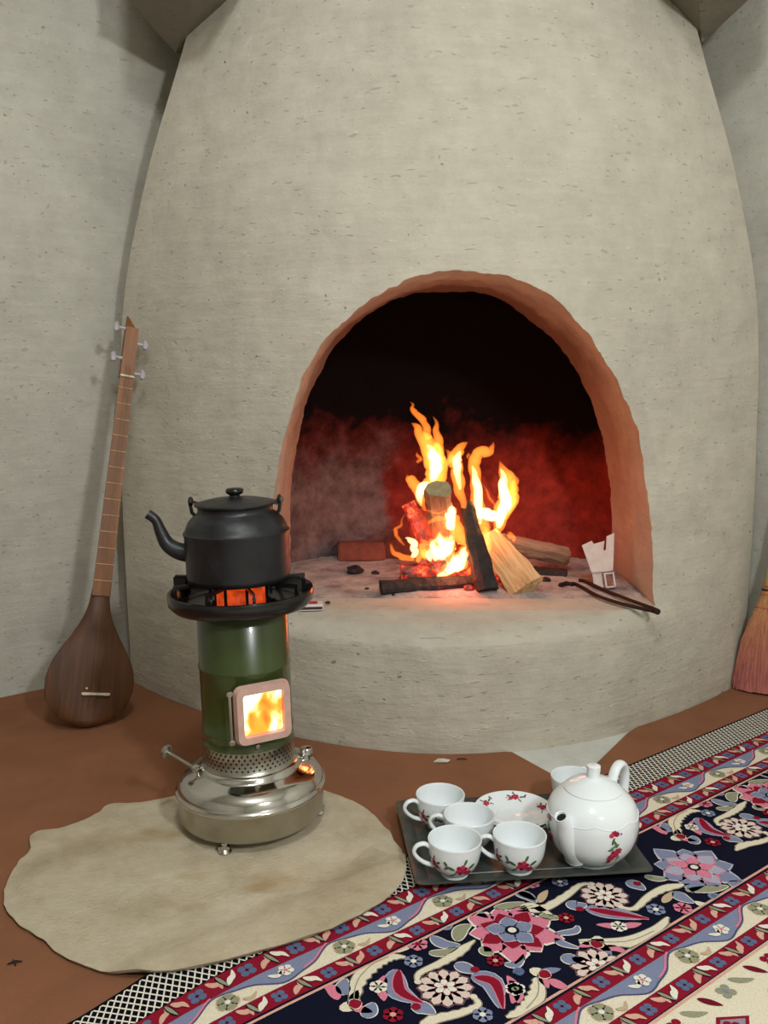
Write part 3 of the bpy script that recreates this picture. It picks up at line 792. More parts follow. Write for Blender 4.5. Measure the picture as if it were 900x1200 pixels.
for zc in (0.160, 0.268):
    prof += [(0.0748, zc - 0.004), (0.0764, zc - 0.0015), (0.0764, zc + 0.0015), (0.0748, zc + 0.004)]
prof += [(0.0742, 0.362), (0.072, 0.364), (0.060, 0.364)]
obj('chimney', lathe(prof, 72), M['green'], stove, 50)
# window
wa = math.radians(-90 + 27)
Mw = Matrix.Rotation(wa + PI / 2, 4, 'Z') @ Matrix.Translation((0, -0.079, 0.2065))
def rrect(w_, h_, r, n=6):
    pts = []
    for cx_, cy_, a0 in ((w_ - r, h_ - r, 0), (-w_ + r, h_ - r, PI / 2), (-w_ + r, -h_ + r, PI), (w_ - r, -h_ + r, 1.5 * PI)):
        for i in range(n + 1):
            a = a0 + PI / 2 * i / n; pts.append((cx_ + r * math.cos(a), cy_ + r * math.sin(a)))
    return pts
def frame_ring(o, i_, y0, y1):
    n = len(o); V = []
    for pts, y in ((o, y0), ([(x * 0.94, z * 0.94) for x, z in o], y1), ([(x * 1.06, z * 1.06) for x, z in i_], y1), (i_, y0)):
        V += [Vector((x, y, z)) for x, z in pts]
    Fc = [(a * n + k, a * n + (k + 1) % n, ((a + 1) % 4) * n + (k + 1) % n, ((a + 1) % 4) * n + k) for a in range(4) for k in range(n)]
    return V, Fc
win = obj('window_frame', xf(frame_ring(rrect(0.047, 0.049, 0.013), rrect(0.032, 0.033, 0.004), 0.0, -0.011), Mw), M['mica'], stove, 40)
pane_o = rrect(0.0335, 0.0345, 0.004)
obj('mica_pane', xf(([Vector((x, -0.002, z)) for x, z in pane_o], [tuple(range(len(pane_o)))[::-1]]), Mw), M['burner'], win, 0)
so = rrect(0.045, 0.047, 0.012)
obj('window_housing', xf(([Vector((x, y, z)) for y in (0.001, 0.045) for x, z in so], [tuple(range(len(so)))[::-1], tuple(range(len(so), 2 * len(so)))] + [(i, (i + 1) % len(so), len(so) + (i + 1) % len(so), len(so) + i) for i in range(len(so))]), Mw), M['green'], stove, 40)
obj('hinge', xf(join(box(0.004, 0.004, 0.086, (-0.053, -0.002, 0), 0.001), box(0.010, 0.006, 0.008, (-0.053, -0.003, 0.04), 0.0015), box(0.010, 0.006, 0.008, (-0.053, -0.003, -0.04), 0.0015)), Mw), M['steel'], stove)
scr = xf(lathe([(0.0, -0.003), (0.0035, -0.0025), (0.0045, 0.0), (0.0045, 0.004)], 14), Mw @ Matrix.Translation((-0.01, 0.003, -0.057)) @ Matrix.Rotation(-PI / 2, 4, 'X'))
obj('screw', scr, M['steel'], stove)
# wick rod and knob at the left
p0 = Vector((-0.078, -0.035, 0.094)); p1 = Vector((-0.137, -0.010, 0.118))
rod = obj('wick_rod', tube([p0, p1], 0.0028, 10), M['steel'], stove)
d = (p1 - p0).normalized(); Mk = Matrix.Translation(p1) @ d.to_track_quat('Z', 'Y').to_matrix().to_4x4()
obj('wick_knob', xf(lathe([(0.001, -0.004), (0.0095, -0.004), (0.0115, -0.002), (0.0115, 0.003), (0.009, 0.006), (0.001, 0.007)], 24, cap0=True, cap1=True), Mk), M['steel'], stove)
obj('rod_socket', xf(lathe([(0.001, 0), (0.007, 0), (0.007, 0.010), (0.0055, 0.012), (0.001, 0.012)], 16, cap0=True, cap1=True), Matrix.Translation(p0) @ d.to_track_quat('Z', 'Y').to_matrix().to_4x4()), M['chrome'], stove)
obj('filler_cap', mv(lathe([(0.011, 0.0), (0.011, 0.012), (0.009, 0.015), (0.001, 0.016)], 20, cap1=True), 0.092, 0.035, 0.085), M['chrome'], stove)
for a in (-105, 8, 130):
    t = math.radians(a)
    obj('foot', join(mv(lathe([(0.010, 0.0), (0.0115, 0.002), (0.008, 0.006), (0.0055, 0.008), (0.0055, 0.019)], 14, cap0=True, cap1=True), 0.112 * math.cos(t), 0.112 * math.sin(t), 0.0),
                     mv(box(0.018, 0.010, 0.006, (0, 0, 0), 0.001), 0.114 * math.cos(t), 0.114 * math.sin(t), 0.009)), M['chrome'], stove)
# drip pan, pot supports, hot burner throat
pan = obj('drip_pan', lathe([(0.060, 0.360), (0.060, 0.366), (0.064, 0.368), (0.100, 0.369), (0.108, 0.374), (0.111, 0.386), (0.114, 0.3925), (0.118, 0.392), (0.1195, 0.387), (0.118, 0.374), (0.111, 0.366), (0.103, 0.3635), (0.060, 0.360)], 72), M['black_enamel'], stove, 50)
obj('burner_throat', lathe([(0.038, 0.300), (0.040, 0.360), (0.040, 0.395), (0.038, 0.397), (0.036, 0.395), (0.036, 0.300)], 40), M['red_hot'], stove, 50)
for a in (20, 65, 110, 155, 200, 250, 290, 335):
    t = math.radians(a)
    R_ = Matrix.Rotation(t, 4, 'Z')
    obj('pot_support', xf(join(box(0.062, 0.0035, 0.007, (0.078, 0, 0.4045), 0.001), box(0.0045, 0.0045, 0.034, (0.050, 0, 0.385), 0.001), box(0.006, 0.0045, 0.026, (0.106, 0, 0.388), 0.001)), R_), M['black_enamel'], pan)
obj('pan_handle', xf(join(box(0.026, 0.013, 0.022, (0.104, 0, 0.402), 0.003)), Matrix.Rotation(math.radians(168), 4, 'Z')), M['black_enamel'], pan)

# ------------------------------------------------------------------ kettle
m = NT('sooty_kettle_black'); v = m.coord(); nzv = m.noise(30, 6, 0.7, v)
m.color(m.ramp(nzv, [(0.35, srgb(15, 16, 19)), (0.75, srgb(36, 38, 43))])); m.l(m.ramp(nzv, [(0.3, (0.30,) * 3), (0.7, (0.55,) * 3)]), m.b.inputs['Roughness']); m.bump(m.noise(90, 4, 0.6, v), 0.12, 0.003)
M['kettle'] = m.m
KB = stove.matrix_basis if False else None
lean = Matrix.Translation(SC) @ Matrix.Rotation(math.radians(-1.6), 4, 'Y')
for ch in stove.children:
    if not ch.name.startswith(('fuel_tank', 'foot')): ch.location.z += UP
    if ch.name.startswith(('fuel_tank', 'tank_lid')): ch.scale = (0.97, 0.97, 1)
kpos = lean @ Vector((-0.002, 0, 0.4085 + UP))
kettle = thing('kettle', 'sooty black metal kettle standing on the green stove', 'kettle', kpos, (0, math.radians(-1.6), 0))
kb = obj('body', lathe([(0.02, 0.0), (0.078, 0.0), (0.0825, 0.003), (0.084, 0.010), (0.0845, 0.075), (0.086, 0.0785), (0.086, 0.081), (0.0835, 0.083), (0.0815, 0.089), (0.077, 0.098), (0.070, 0.1055), (0.063, 0.111), (0.0605, 0.114), (0.0605, 0.120), (0.0625, 0.1225), (0.0605, 0.1235), (0.057, 0.121)], 64, cap0=True), M['kettle'], kettle, 45)
lid = obj('lid', lathe([(0.062, 0.1225), (0.0655, 0.124), (0.0655, 0.127), (0.060, 0.1285), (0.040, 0.133), (0.018, 0.1355), (0.001, 0.136)], 56), M['kettle'], kettle, 45)
obj('lid_knob', lathe([(0.009, 0.134), (0.0085, 0.139), (0.012, 0.141), (0.0145, 0.1435), (0.0145, 0.1475), (0.012, 0.150), (0.001, 0.151)], 28), M['black_enamel'], lid, 50)
sp = smooth_path([(-0.072, -0.004, 0.046), (-0.094, -0.006, 0.050), (-0.112, -0.008, 0.063), (-0.121, -0.009, 0.083), (-0.128, -0.010, 0.103), (-0.140, -0.011, 0.1135)], 6)
obj('spout', tube(sp, [0.0165 - 0.0085 * min(1, i / (len(sp) - 8)) if i < len(sp) - 6 else 0.008 for i in range(len(sp))], 18), M['kettle'], kettle, 60)
for s in (-1, 1):
    e = obj('handle_ear', join(tube([(s * 0.064, 0, 0.104), (s * 0.071, 0, 0.112), (s * 0.073, 0, 0.124), (s * 0.069, 0, 0.131)], [0.003, 0.003, 0.003, 0.0025], 8),
                               mv(xf(lathe([(0.0065, -0.003), (0.0085, 0), (0.0065, 0.003), (0.0035, 0.003), (0.0035, -0.003), (0.0065, -0.003)], 16), Matrix.Rotation(PI / 2, 4, 'Y')), s * 0.072, 0, 0.130)), M['dark_steel'], kettle)
hp = []
tilt = math.radians(-16)
for i in range(25):
    a = PI * i / 24; x, r_ = 0.073 * math.cos(a), 0.082 * math.sin(a)
    hp.append((x, r_ * math.cos(tilt), 0.132 + r_ * math.sin(tilt)))
obj('bail_handle', tube(hp, 0.0026, 8, up=(0, 0, 1)), M['steel'], kettle)
obj('handle_grip', tube(hp[3:1:-1] + hp[2:0:-1], 0.0052, 10, up=(0, 0, 1)) if False else tube([hp[1], hp[2], hp[3], hp[4]], 0.0055, 10, up=(0, 0, 1)), M['black_enamel'], kettle)

# ------------------------------------------------------------------ tray and tea set
M['tray'] = mat_simple('worn_tin', srgb(84, 88, 84), 0.36, 0.55, 0.30, 16, bump=0.15, bscale=60)
M['china'] = mat_simple('white_china', srgb(232, 238, 240), 0.09, 0.0, 0.015, 10)
ta = math.atan2(1.296 - 1.258, 0.421 - 0.048)
tray = thing('tray', 'dark worn tin tray carrying the white tea set', 'tray', (0.2113, 1.3506, 0.0222), (0, 0, ta))
def tray_loop(w_, d_, r, z): return [Vector((x, y, z)) for x, y in rrect(w_, d_, r, 5)]
loops = [tray_loop(0.138, 0.090, 0.012, 0.0), tray_loop(0.156, 0.107, 0.012, 0.0), tray_loop(0.174, 0.125, 0.010, 0.0125), tray_loop(0.1795, 0.1305, 0.010, 0.0130), tray_loop(0.1795, 0.1305, 0.010, 0.0115), tray_loop(0.175, 0.126, 0.010, 0.0108), tray_loop(0.156, 0.107, 0.012, -0.0016), tray_loop(0.138, 0.090, 0.012, -0.0016)]
V = [p for l_ in loops for p in l_]; n = len(loops[0])
Fc = [(j * n + i, j * n + (i + 1) % n, (j + 1) * n + (i + 1) % n, (j + 1) * n + i) for j in range(len(loops) - 1) for i in range(n)]
Fc += [tuple(range(n)), tuple(range(7 * n, 8 * n))[::-1]]
tp = obj('plate', (V, Fc), M['tray'], tray, 30)
# a repousse square line pressed in the bottom
obj('pressed_rim', join(*[tube([Vector((x, y, 0.0005)) for x, y in rrect(0.136, 0.088, 0.02, 6)], 0.0014, 6, up=(0, 0, 1), closed=True)]), M['tray'], tray)
TZ = 0.0225
ROSE, ROSE2, GRN, GRN2, VIO = srgb(196, 52, 84), srgb(150, 30, 58), srgb(72, 110, 62), srgb(110, 140, 96), srgb(120, 72, 110)
def decal_mesh(rf, items, eps=0.0004):
    """items: (theta, z, list of (ds, dz, ra, rb, rot, colour)) laid on a surface of revolution rf(z)->(r)"""
    V, Fc, C = [], [], []
    for th, z0, blobs in items:
        for q, (ds, dz, ra, rb, rot, c_) in enumerate(blobs):
            k = len(V); n = 9
            for i in range(n):
                a = 2 * PI * i / n
                s = ds + ra * math.cos(a) * math.cos(rot) - rb * math.sin(a) * math.sin(rot); z = z0 + dz + ra * math.cos(a) * math.sin(rot) + rb * math.sin(a) * math.cos(rot)
                r = rf(th, z) + eps + 0.00006 * q; t = th + s / max(r, 0.01)
                V.append(Vector((r * math.cos(t), r * math.sin(t), z)))
            k2 = len(V); r = rf(th, z0 + dz) + eps + 0.00006 * q; t = th + ds / max(r, 0.01); V.append(Vector((r * math.cos(t), r * math.sin(t), z0 + dz)))
            for i in range(n): Fc.append((k + i, k + (i + 1) % n, k2)); C.append(c_)
    return (V, Fc), C
def rose(ds, dz, r):
    out = [(ds + r * 0.9 * math.cos(a), dz + r * 0.9 * math.sin(a), r * 0.62, r * 0.55, a, ROSE if i % 2 else ROSE2) for i, a in enumerate([0.3 + i * 1.047 for i in range(6)])]
    return out + [(ds, dz, r * 0.6, r * 0.55, 0, ROSE), (ds + r * .1, dz, r * 0.25, r * 0.2, 0, ROSE2)]
def bouquet(s):
    L_ = [(-1.5 * s, 0.25 * s, 0.62 * s, 0.24 * s, 2.7, GRN), (1.5 * s, 0.3 * s, 0.62 * s, 0.24 * s, 0.5, GRN), (-1.1 * s, -0.9 * s, 0.6 * s, 0.22 * s, 0.8, GRN2), (1.25 * s, -0.8 * s, 0.55 * s, 0.22 * s, -0.6, GRN2), (0.5 * s, 1.2 * s, 0.5 * s, 0.2 * s, 1.2, GRN), (-2.3 * s, 0.9 * s, 0.45 * s, 0.2 * s, 2.2, GRN)]
    return L_ + rose(0, 0, 0.6 * s) + rose(0.95 * s, -0.55 * s, 0.36 * s) + [(-2.2 * s, 0.3 * s, 0.28 * s, 0.24 * s, 0, VIO), (1.9 * s, -0.4 * s, 0.26 * s, 0.22 * s, 0, srgb(220, 170, 180))]
cup_tab = [(0.0, 0.0205), (0.005, 0.020), (0.008, 0.0245), (0.014, 0.031), (0.025, 0.0365), (0.038, 0.039), (0.052, 0.0402), (0.0560, 0.0407)]
cup_r = lambda z: smooth_tab(cup_tab, z)
def make_cup(label, items):
    c = thing('teacup', label, 'teacup', (0, 0, 0), group='white floral teacups')
    outer = [(cup_r(0.056 * i / 24), 0.056 * i / 24) for i in range(25)]
    inner = [(max(0.002, cup_r(z) - 0.0022), z) for z in [0.0562 - (0.0562 - 0.010) * i / 18 for i in range(19)]]
    inner = [(0.0400, 0.0568)] + inner + [(0.014, 0.0085), (0.001, 0.008)]
    obj('bowl', lathe([(0.001, 0.0025), (0.018, 0.0025), (0.0195, 0.0)] + outer + inner, 56), M['china'], c, 60)
    hpts = smooth_path([(0.0385, 0, 0.046), (0.047, 0, 0.0510), (0.0575, 0, 0.0485), (0.0620, 0, 0.040), (0.057, 0, 0.030), (0.046, 0, 0.021), (0.032, 0, 0.0155)], 6)
    obj('handle', tube(hpts, [0.0030 + 0.0006 * abs(i / len(hpts) - 0.5) for i in range(len(hpts))], 10, flat=1.45, up=(0, 1, 0)), M['china'], c, 80)
    for it in items:
        g, C = decal_mesh(lambda th, z: cup_r(z), [it])
        obj('flower_print', g, M['decal'], c, 60, colors=C)
    return c
HA = math.radians(188)                      # handles point left
its = [(math.radians(-78) - HA, 0.025, bouquet(0.0108)), (math.radians(-150) - HA, 0.030, bouquet(0.0075)), (math.radians(30) - HA, 0.026, bouquet(0.0100))]
cupA = make_cup('white teacup with rose print, nearest to the felt mat at the tray front', its)
def cup_at(px, py): p = onz(px, py, TZ + 0.0565); return (p.x, p.y, TZ)
cupA.location = cup_at(533, 982); cupA.rotation_euler = (0, 0, HA)
dup(cupA, cup_at(609, 977), math.radians(176), 'white teacup with rose print, directly left of the teapot spout')
dup(cupA, cup_at(550, 954), math.radians(172), 'white teacup in the middle, between the front cup and the back cup')
dup(cupA, cup_at(516, 930), math.radians(196), 'white teacup at the back left corner of the tray')
pE = onz(673, 909, 0.0166 + 0.0565)
dup(cupA, (pE.x, pE.y, 0.0166), math.radians(60), 'white teacup on the rug, almost hidden behind the teapot')
# saucers
def saucer(loc, label, rot):
    s = thing('saucer', label, 'saucer', loc, (0, 0, rot), group='saucers stacked on the tray')
    sr = [(0.001, 0.003), (0.024, 0.003), (0.026, 0.0), (0.029, 0.0), (0.030, 0.003), (0.045, 0.007), (0.058, 0.0135), (0.066, 0.0185), (0.0665, 0.0195), (0.0655, 0.0198), (0.057, 0.0160), (0.044, 0.0098), (0.031, 0.0062), (0.029, 0.0075), (0.026, 0.0062), (0.001, 0.006)]
    obj('dish', lathe(sr, 64), M['china'], s, 40)
    for th, z0, bl in [(math.radians(a), 0, bouquet(0.0075)) for a in (15, 80, 145, 215, 290)]:
        V, Fc, C = [], [], []
        for q, (ds, dz, ra, rb, ro_, c_) in enumerate(bl):
            k = len(V); n = 9
            for i in range(n + 1):
                a = 2 * PI * i / n; f = 0 if i == n else 1
                u_ = ds + f * (ra * math.cos(a) * math.cos(ro_) - rb * math.sin(a) * math.sin(ro_)); r = 0.053 + dz * 0.8 + f * 0.8 * (ra * math.cos(a) * math.sin(ro_) + rb * math.sin(a) * math.cos(ro_))
                z = lerp_tab([(0.044, 0.0098), (0.057, 0.0160), (0.0655, 0.0198)], r) + 0.0004 + 0.00006 * q
                V.append(Vector((r * math.cos(th + u_ / r), r * math.sin(th + u_ / r), z)))
            for i in range(n): Fc.append((k + i, k + (i + 1) % n, k + n)); C.append(c_)
        obj('flower_print', (V, Fc), M['decal'], s, 60, colors=C)
    return s
sp_ = onz(601, 946, 0.047); sp_.y = min(sp_.y, 1.408)
saucer((sp_.x, sp_.y, TZ), 'white rose-printed saucer, lower one of the stacked pair', 0.5)
saucer((sp_.x + 0.001, sp_.y - 0.001, TZ + 0.0068), 'white rose-printed saucer on top of the stacked pair', 0.0)
# teapot
tpp = onz(692, 1002, TZ)
pot = thing('teapot', 'round white china teapot with red rose print on the tray', 'teapot', (tpp.x, tpp.y, TZ))
pot_tab = [(0.0, 0.041), (0.004, 0.043), (0.012, 0.052), (0.028, 0.0635), (0.045, 0.069), (0.062, 0.0705), (0.078, 0.069), (0.092, 0.0635), (0.103, 0.054), (0.110, 0.0455)]
pot_r0 = lambda z: smooth_tab(pot_tab, z)
def pot_r(th, z):
    f = min(1, max(0, (0.080 - z) / 0.012)) * min(1, z / 0.02)
    return pot_r0(z) * (1 + 0.012 * f * (abs(math.cos(4 * th + 0.6)) - 0.5))
prof = [(pot_r0(0.110 * i / 40), 0.110 * i / 40) for i in range(41)]
obj('body', lathe([(0.001, 0.004), (0.036, 0.004), (0.038, 0.0)] + prof + [(0.0435, 0.111), (0.0420, 0.1095)], 96, rfun=lambda th, z: pot_r(th, z) / pot_r0(min(z, 0.11)) if 0 < z <= 0.11 else 1), M['china'], pot, 60)
plid = obj('lid', lathe([(0.0425, 0.1085), (0.0445, 0.1105), (0.0445, 0.1125), (0.040, 0.1165), (0.030, 0.1225), (0.018, 0.127), (0.0105, 0.1295), (0.0095, 0.133), (0.0105, 0.143), (0.0105, 0.1475), (0.008, 0.149), (0.001, 0.1492)], 56), M['china'], pot, 35)
sa = math.radians(-136)
Ms = Matrix.Rotation(sa, 4, 'Z')
spp = smooth_path([(0.038, 0, 0.020), (0.053, 0, 0.036), (0.065, 0, 0.056), (0.074, 0, 0.077), (0.084, 0, 0.094)], 6)
ns = len(spp); rad = [0.0225 - 0.0130 * (i / (ns - 1)) ** 0.75 for i in range(ns)]
V, Fc = tube(spp, rad, 20); Fc = Fc[:-1]      # open mouth
V2, F2 = tube([spp[-1], spp[-1] + Vector((0.0006, 0, 0.0008))], [0.0085, 0.0068], 20)
spg = xf((V, Fc), Ms)
spout = obj('spout', spg, M['china'], pot, 70)
dirn = (spp[-1] - spp[-3]).normalized()
Mm = Ms @ Matrix.Translation(spp[-1]) @ dirn.to_track_quat('Z', 'Y').to_matrix().to_4x4()
obj('spout_lip', xf(lathe([(0.0088, -0.003), (0.0098, -0.0005), (0.0094, 0.0012), (0.0080, 0.0010), (0.0072, -0.001), (0.0068, -0.006)], 24), Mm), M['china'], spout, 70)
obj('spout_mouth', xf(([Vector((0.0071 * math.cos(2 * PI * i / 20), 0.0071 * math.sin(2 * PI * i / 20), -0.003)) for i in range(20)], [tuple(range(20))]), Mm), M['dark_hole'], spout, 0)
Mh = Matrix.Rotation(sa + PI + math.radians(4), 4, 'Z')
hpts = smooth_path([(0.058, 0, 0.094), (0.072, 0, 0.117), (0.090, 0, 0.121), (0.103, 0, 0.106), (0.104, 0, 0.080), (0.094, 0, 0.054), (0.070, 0, 0.040)], 7)
obj('handle', xf(tube(hpts, 0.0058, 14, flat=1.45, up=(0, 1, 0)), Mh), M['china'], pot, 80)
sc_pts = []
for i in range(161):
    t = 2 * PI * i / 160; z = 0.0815 - 0.0055 * abs(math.sin(4 * t + 0.6)); r = pot_r(t, z) + 0.0001
    sc_pts.append((r * math.cos(t), r * math.sin(t), z))
obj('scalloped_ridge', tube(sc_pts[:-1], 0.0008, 6, up=(0, 0, 1), closed=True), M['china'], pot, 80)
spray = [(0, 0.012 + 0.02, 0.005, 0.0042, 0.2, ROSE), (0.0045, 0.012 + 0.0185, 0.0045, 0.004, 0, ROSE2), (-0.004, 0.012 + 0.017, 0.004, 0.0035, 0, ROSE), (0.001, 0.012 + 0.022, 0.003, 0.003, 0, ROSE2)]
spray += [(-0.001, 0.020, 0.006, 0.002, 1.3, GRN), (0.003, 0.016, 0.006, 0.0018, -1.0, GRN), (0.0, 0.010, 0.007, 0.002, 0.6, GRN2), (0.006, 0.012, 0.004, 0.0018, 0.9, GRN), (-0.004, 0.006, 0.005, 0.0016, 0.2, GRN)]
spray += rose(0.004, -0.002, 0.0055) + rose(0.009, 0.003, 0.004) + rose(-0.002, -0.008, 0.0042) + [(-0.004, -0.016, 0.0035, 0.003, 0, ROSE2), (0.009, -0.010, 0.005, 0.0018, 0.9, GRN2), (0.011, 0.031, 0.0018, 0.0016, 0, VIO)]
for a in (-76, -18, 62, 130, 190):
    g, C = decal_mesh(pot_r, [(math.radians(a), 0.040, spray)], 0.0007)
    obj('flower_print', g, M['decal'], pot, 60, colors=C)

# ------------------------------------------------------------------ setar (long-necked lute)
def mat_wood(name, c0, c1, rough=0.4, scale=(18, 18, 1.6), ringsc=3.0, coat=0.2, bump=0.05):
    m = NT(name); v = m.coord(scale); nzv = m.noise(ringsc, 6, 0.6, v, 0.8)
    m.color(m.ramp(nzv, [(0.3, c0), (0.7, c1)])); m.set(Roughness=rough); m.b.inputs['Coat Weight'].default_value = coat
    m.bump(nzv, bump, 0.004); return m.m
M['walnut'] = mat_wood('walnut_bowl', srgb(70, 37, 18), srgb(108, 62, 32), 0.45, coat=0.0)
M['face'] = mat_wood('soundboard_wood', srgb(62, 33, 14), srgb(98, 58, 26), 0.5, (26, 26, 1.2), coat=0.0)
M['neckw'] = mat_wood('neck_wood', srgb(100, 56, 24), srgb(144, 90, 42), 0.5, coat=0.0)
M['bone'] = mat_simple('bone', srgb(214, 200, 176), 0.4)
M['gut'] = mat_simple('fret_gut', srgb(196, 160, 104), 0.5)
M['peg'] = mat_simple('peg_pale', srgb(176, 168, 172), 0.4)
M['string'] = mat_simple('string_wire', srgb(150, 140, 120), 0.35, 1.0)
p_bot = Vector((-0.662, 1.880, 0.006)); p_top = Vector((-0.580, 2.110, 0.920))
az = (p_top - p_bot).normalized(); LEN = (p_top - p_bot).length
fr = Vector((0.42, -0.9, 0)); ay = -(fr - az * fr.dot(az)).normalized(); ax = ay.cross(az)
lute = thing('setar', 'long-necked wooden lute leaning in the corner beside the fireplace', 'lute')
lute.matrix_world = Matrix.Translation(p_bot) @ Matrix((ax, ay, az)).transposed().to_4x4()
wt = [(0.0, 0.012), (0.012, 0.046), (0.03, 0.070), (0.06, 0.0875), (0.095, 0.0925), (0.13, 0.086), (0.165, 0.069), (0.20, 0.048), (0.235, 0.031), (0.265, 0.0225), (0.30, 0.019)]
dt = [(0.0, 0.012), (0.02, 0.055), (0.06, 0.098), (0.10, 0.112), (0.15, 0.098), (0.20, 0.066), (0.24, 0.042), (0.30, 0.022)]
YF = -0.030                                      # soundboard plane in local y
V, Fc = [], []; ts = [0.30 * (i / 40) ** 1.15 for i in range(41)]; n = 19
for t in ts:
    wv, dv = smooth_tab(wt, t), smooth_tab(dt, t)
    for i in range(n):
        a = PI * i / (n - 1); fl = 1 + 0.012 * math.cos(a * 18)       # ribs
        V.append(Vector((wv * math.cos(a) * fl, YF + dv * math.sin(a) * fl, t)))
Fc = [(j * n + i, j * n + i + 1, (j + 1) * n + i + 1, (j + 1) * n + i) for j in range(40) for i in range(n - 1)]
Fc.append(tuple(range(n))[::-1])
obj('bowl', (V, Fc), M['walnut'], lute, 25)
V, Fc = [], []; n = 13
for t in ts:
    wv = smooth_tab(wt, t)
    for i in range(n):
        s = -1 + 2 * i / (n - 1); V.append(Vector((wv * s * 1.004, YF - 0.0105 * (1 - abs(s) ** 2.6) * min(1, wv / 0.04), t)))
Fc = [(j * n + i, (j + 1) * n + i, (j + 1) * n + i + 1, j * n + i + 1) for j in range(40) for i in range(n - 1)]
obj('soundboard', (V, Fc), M['face'], lute, 60)
HEAD = 0.775
V, Fc = [], []
L_ = [0.285 + (HEAD - 0.285) * i / 20 for i in range(21)]; n = 16
for t in L_:
    f = (t - 0.285) / (HEAD - 0.285); wv = 0.0195 - 0.0045 * f; dv = 0.020 - 0.005 * f
    V += [Vector((wv, YF - 0.011, t)), Vector((-wv, YF - 0.011, t))] + [Vector((-wv * math.cos(PI * i / 13), YF - 0.006 + dv * math.sin(PI * i / 13), t)) for i in range(14)]
Fc = [(j * n + i, j * n + (i + 1) % n, (j + 1) * n + (i + 1) % n, (j + 1) * n + i) for j in range(20) for i in range(n)] + [tuple(range(n))[::-1], tuple(range(20 * n, 21 * n))]
neck = obj('neck', (V, Fc), M['neckw'], lute, 35)
for i in range(13):
    t = 0.318 + (HEAD - 0.025 - 0.318) * i / 12; f = (t - 0.285) / (HEAD - 0.285); wv = 0.0199 - 0.0045 * f; dv = 0.0205 - 0.005 * f
    loop_ = [(wv, YF - 0.0115, t), (-wv, YF - 0.0115, t)] + [(-wv * math.cos(PI * q / 9), YF - 0.006 + dv * math.sin(PI * q / 9), t) for q in range(10)]
    obj('fret', tube(loop_, 0.0011, 6, up=(0, 0, 1), closed=True), M['gut'], neck)
V, Fc = [], []
for t, wv, sl in ((HEAD, 0.0155, 0), (HEAD + 0.01, 0.0150, 0), (HEAD + 0.06, 0.0145, 0), (HEAD + 0.115, 0.0135, 0), (HEAD + 0.13, 0.012, 1)):
    V += [Vector((wv, YF - 0.011 + 0.01 * sl, t - 0.018 * sl)), Vector((-wv, YF - 0.011 + 0.01 * sl, t + 0.012 * sl)), Vector((-wv, YF + 0.014, t + 0.012 * sl)), Vector((wv, YF + 0.014, t - 0.018 * sl))]
Fc = [(j * 4 + i, j * 4 + (i + 1) % 4, (j + 1) * 4 + (i + 1) % 4, (j + 1) * 4 + i) for j in range(4) for i in range(4)] + [(3, 2, 1, 0), (16, 17, 18, 19)]
head = obj('headstock', (V, Fc), M['neckw'], lute, 20)
for k, (s, t, fy) in enumerate(((-1, HEAD + 0.112, YF), (1, HEAD + 0.082, YF), (-1, HEAD + 0.042, YF - 0.006), (1, HEAD + 0.012, YF - 0.006))):
    pts = [(s * 0.010, fy, t), (s * 0.020, fy, t), (s * 0.027, fy, t), (s * 0.032, fy - 0.001, t)]
    obj('peg', join(tube(pts, [0.0042, 0.0036, 0.0034, 0.0045], 12, up=(0, 0, 1)), tube([(s * 0.0325, fy - 0.006, t - 0.011), (s * 0.034, fy - 0.004, t - 0.006), (s * 0.034, fy, t), (s * 0.034, fy + 0.004, t + 0.006), (s * 0.0325, fy + 0.006, t + 0.011)], [0.004, 0.0066, 0.0068, 0.0066, 0.004], 12, up=(1, 0, 0))), M['peg'], head)
obj('nut', box(0.031, 0.008, 0.004, (0, YF - 0.0125, HEAD + 0.002), 0.001), M['bone'], lute)
BZ = 0.073
obj('bridge', join(box(0.060, 0.007, 0.0055, (0.012, YF - 0.0145, BZ), 0.001), box(0.010, 0.008, 0.0055, (-0.010, YF - 0.0115, BZ - 0.001), 0.001), box(0.010, 0.008, 0.0055, (0.034, YF - 0.0115, BZ - 0.001), 0.001)), M['bone'], lute)
obj('sound_stud', mv(xf(lathe([(0.0025, 0), (0.002, 0.003), (0.0005, 0.004)], 10, cap1=True), Matrix.Rotation(PI / 2, 4, 'X')), -0.008, YF - 0.0105, BZ + 0.011), M['bone'], lute)
for x0, x1 in ((-0.009, -0.005), (-0.003, -0.002), (0.003, 0.002), (0.009, 0.005)):
    obj('string', tube([(x0 * 0.8, YF - 0.002, 0.010), (x0 + 0.010, YF - 0.0185, BZ), (x1, YF - 0.0175, HEAD + 0.002), (x1, YF - 0.010, HEAD + 0.03)], 0.00028, 5), M['string'], lute)

# ------------------------------------------------------------------ broom
m = NT('broom_straw'); v = m.coord(); sepz = m.n('ShaderNodeSeparateXYZ'); m.l(v, sepz.inputs[0])
base = m.ramp(sepz.outputs['Z'], [(0.04, srgb(196, 118, 108)), (0.16, srgb(204, 138, 100)), (0.25, srgb(206, 150, 96)), (0.285, srgb(196, 188, 110)), (0.45, srgb(190, 178, 104))])
nzv = m.noise(1.0, 4, 0.6, m.coord((420, 420, 7)))
m.color(m.mix(0.75, base, m.ramp(nzv, [(0.3, (0.6, 0.56, 0.54, 1)), (0.7, (1.15, 1.12, 1.1, 1))]), 'MULTIPLY')); m.set(Roughness=0.85); m.bump(nzv, 0.8, 0.006); M['straw'] = m.m
M['cord'] = mat_simple('black_cord', srgb(24, 20, 20), 0.8)
M['orange_cord'] = mat_simple('orange_cord', srgb(190, 104, 60), 0.7)
bq = onz(905, 816, 0.006)
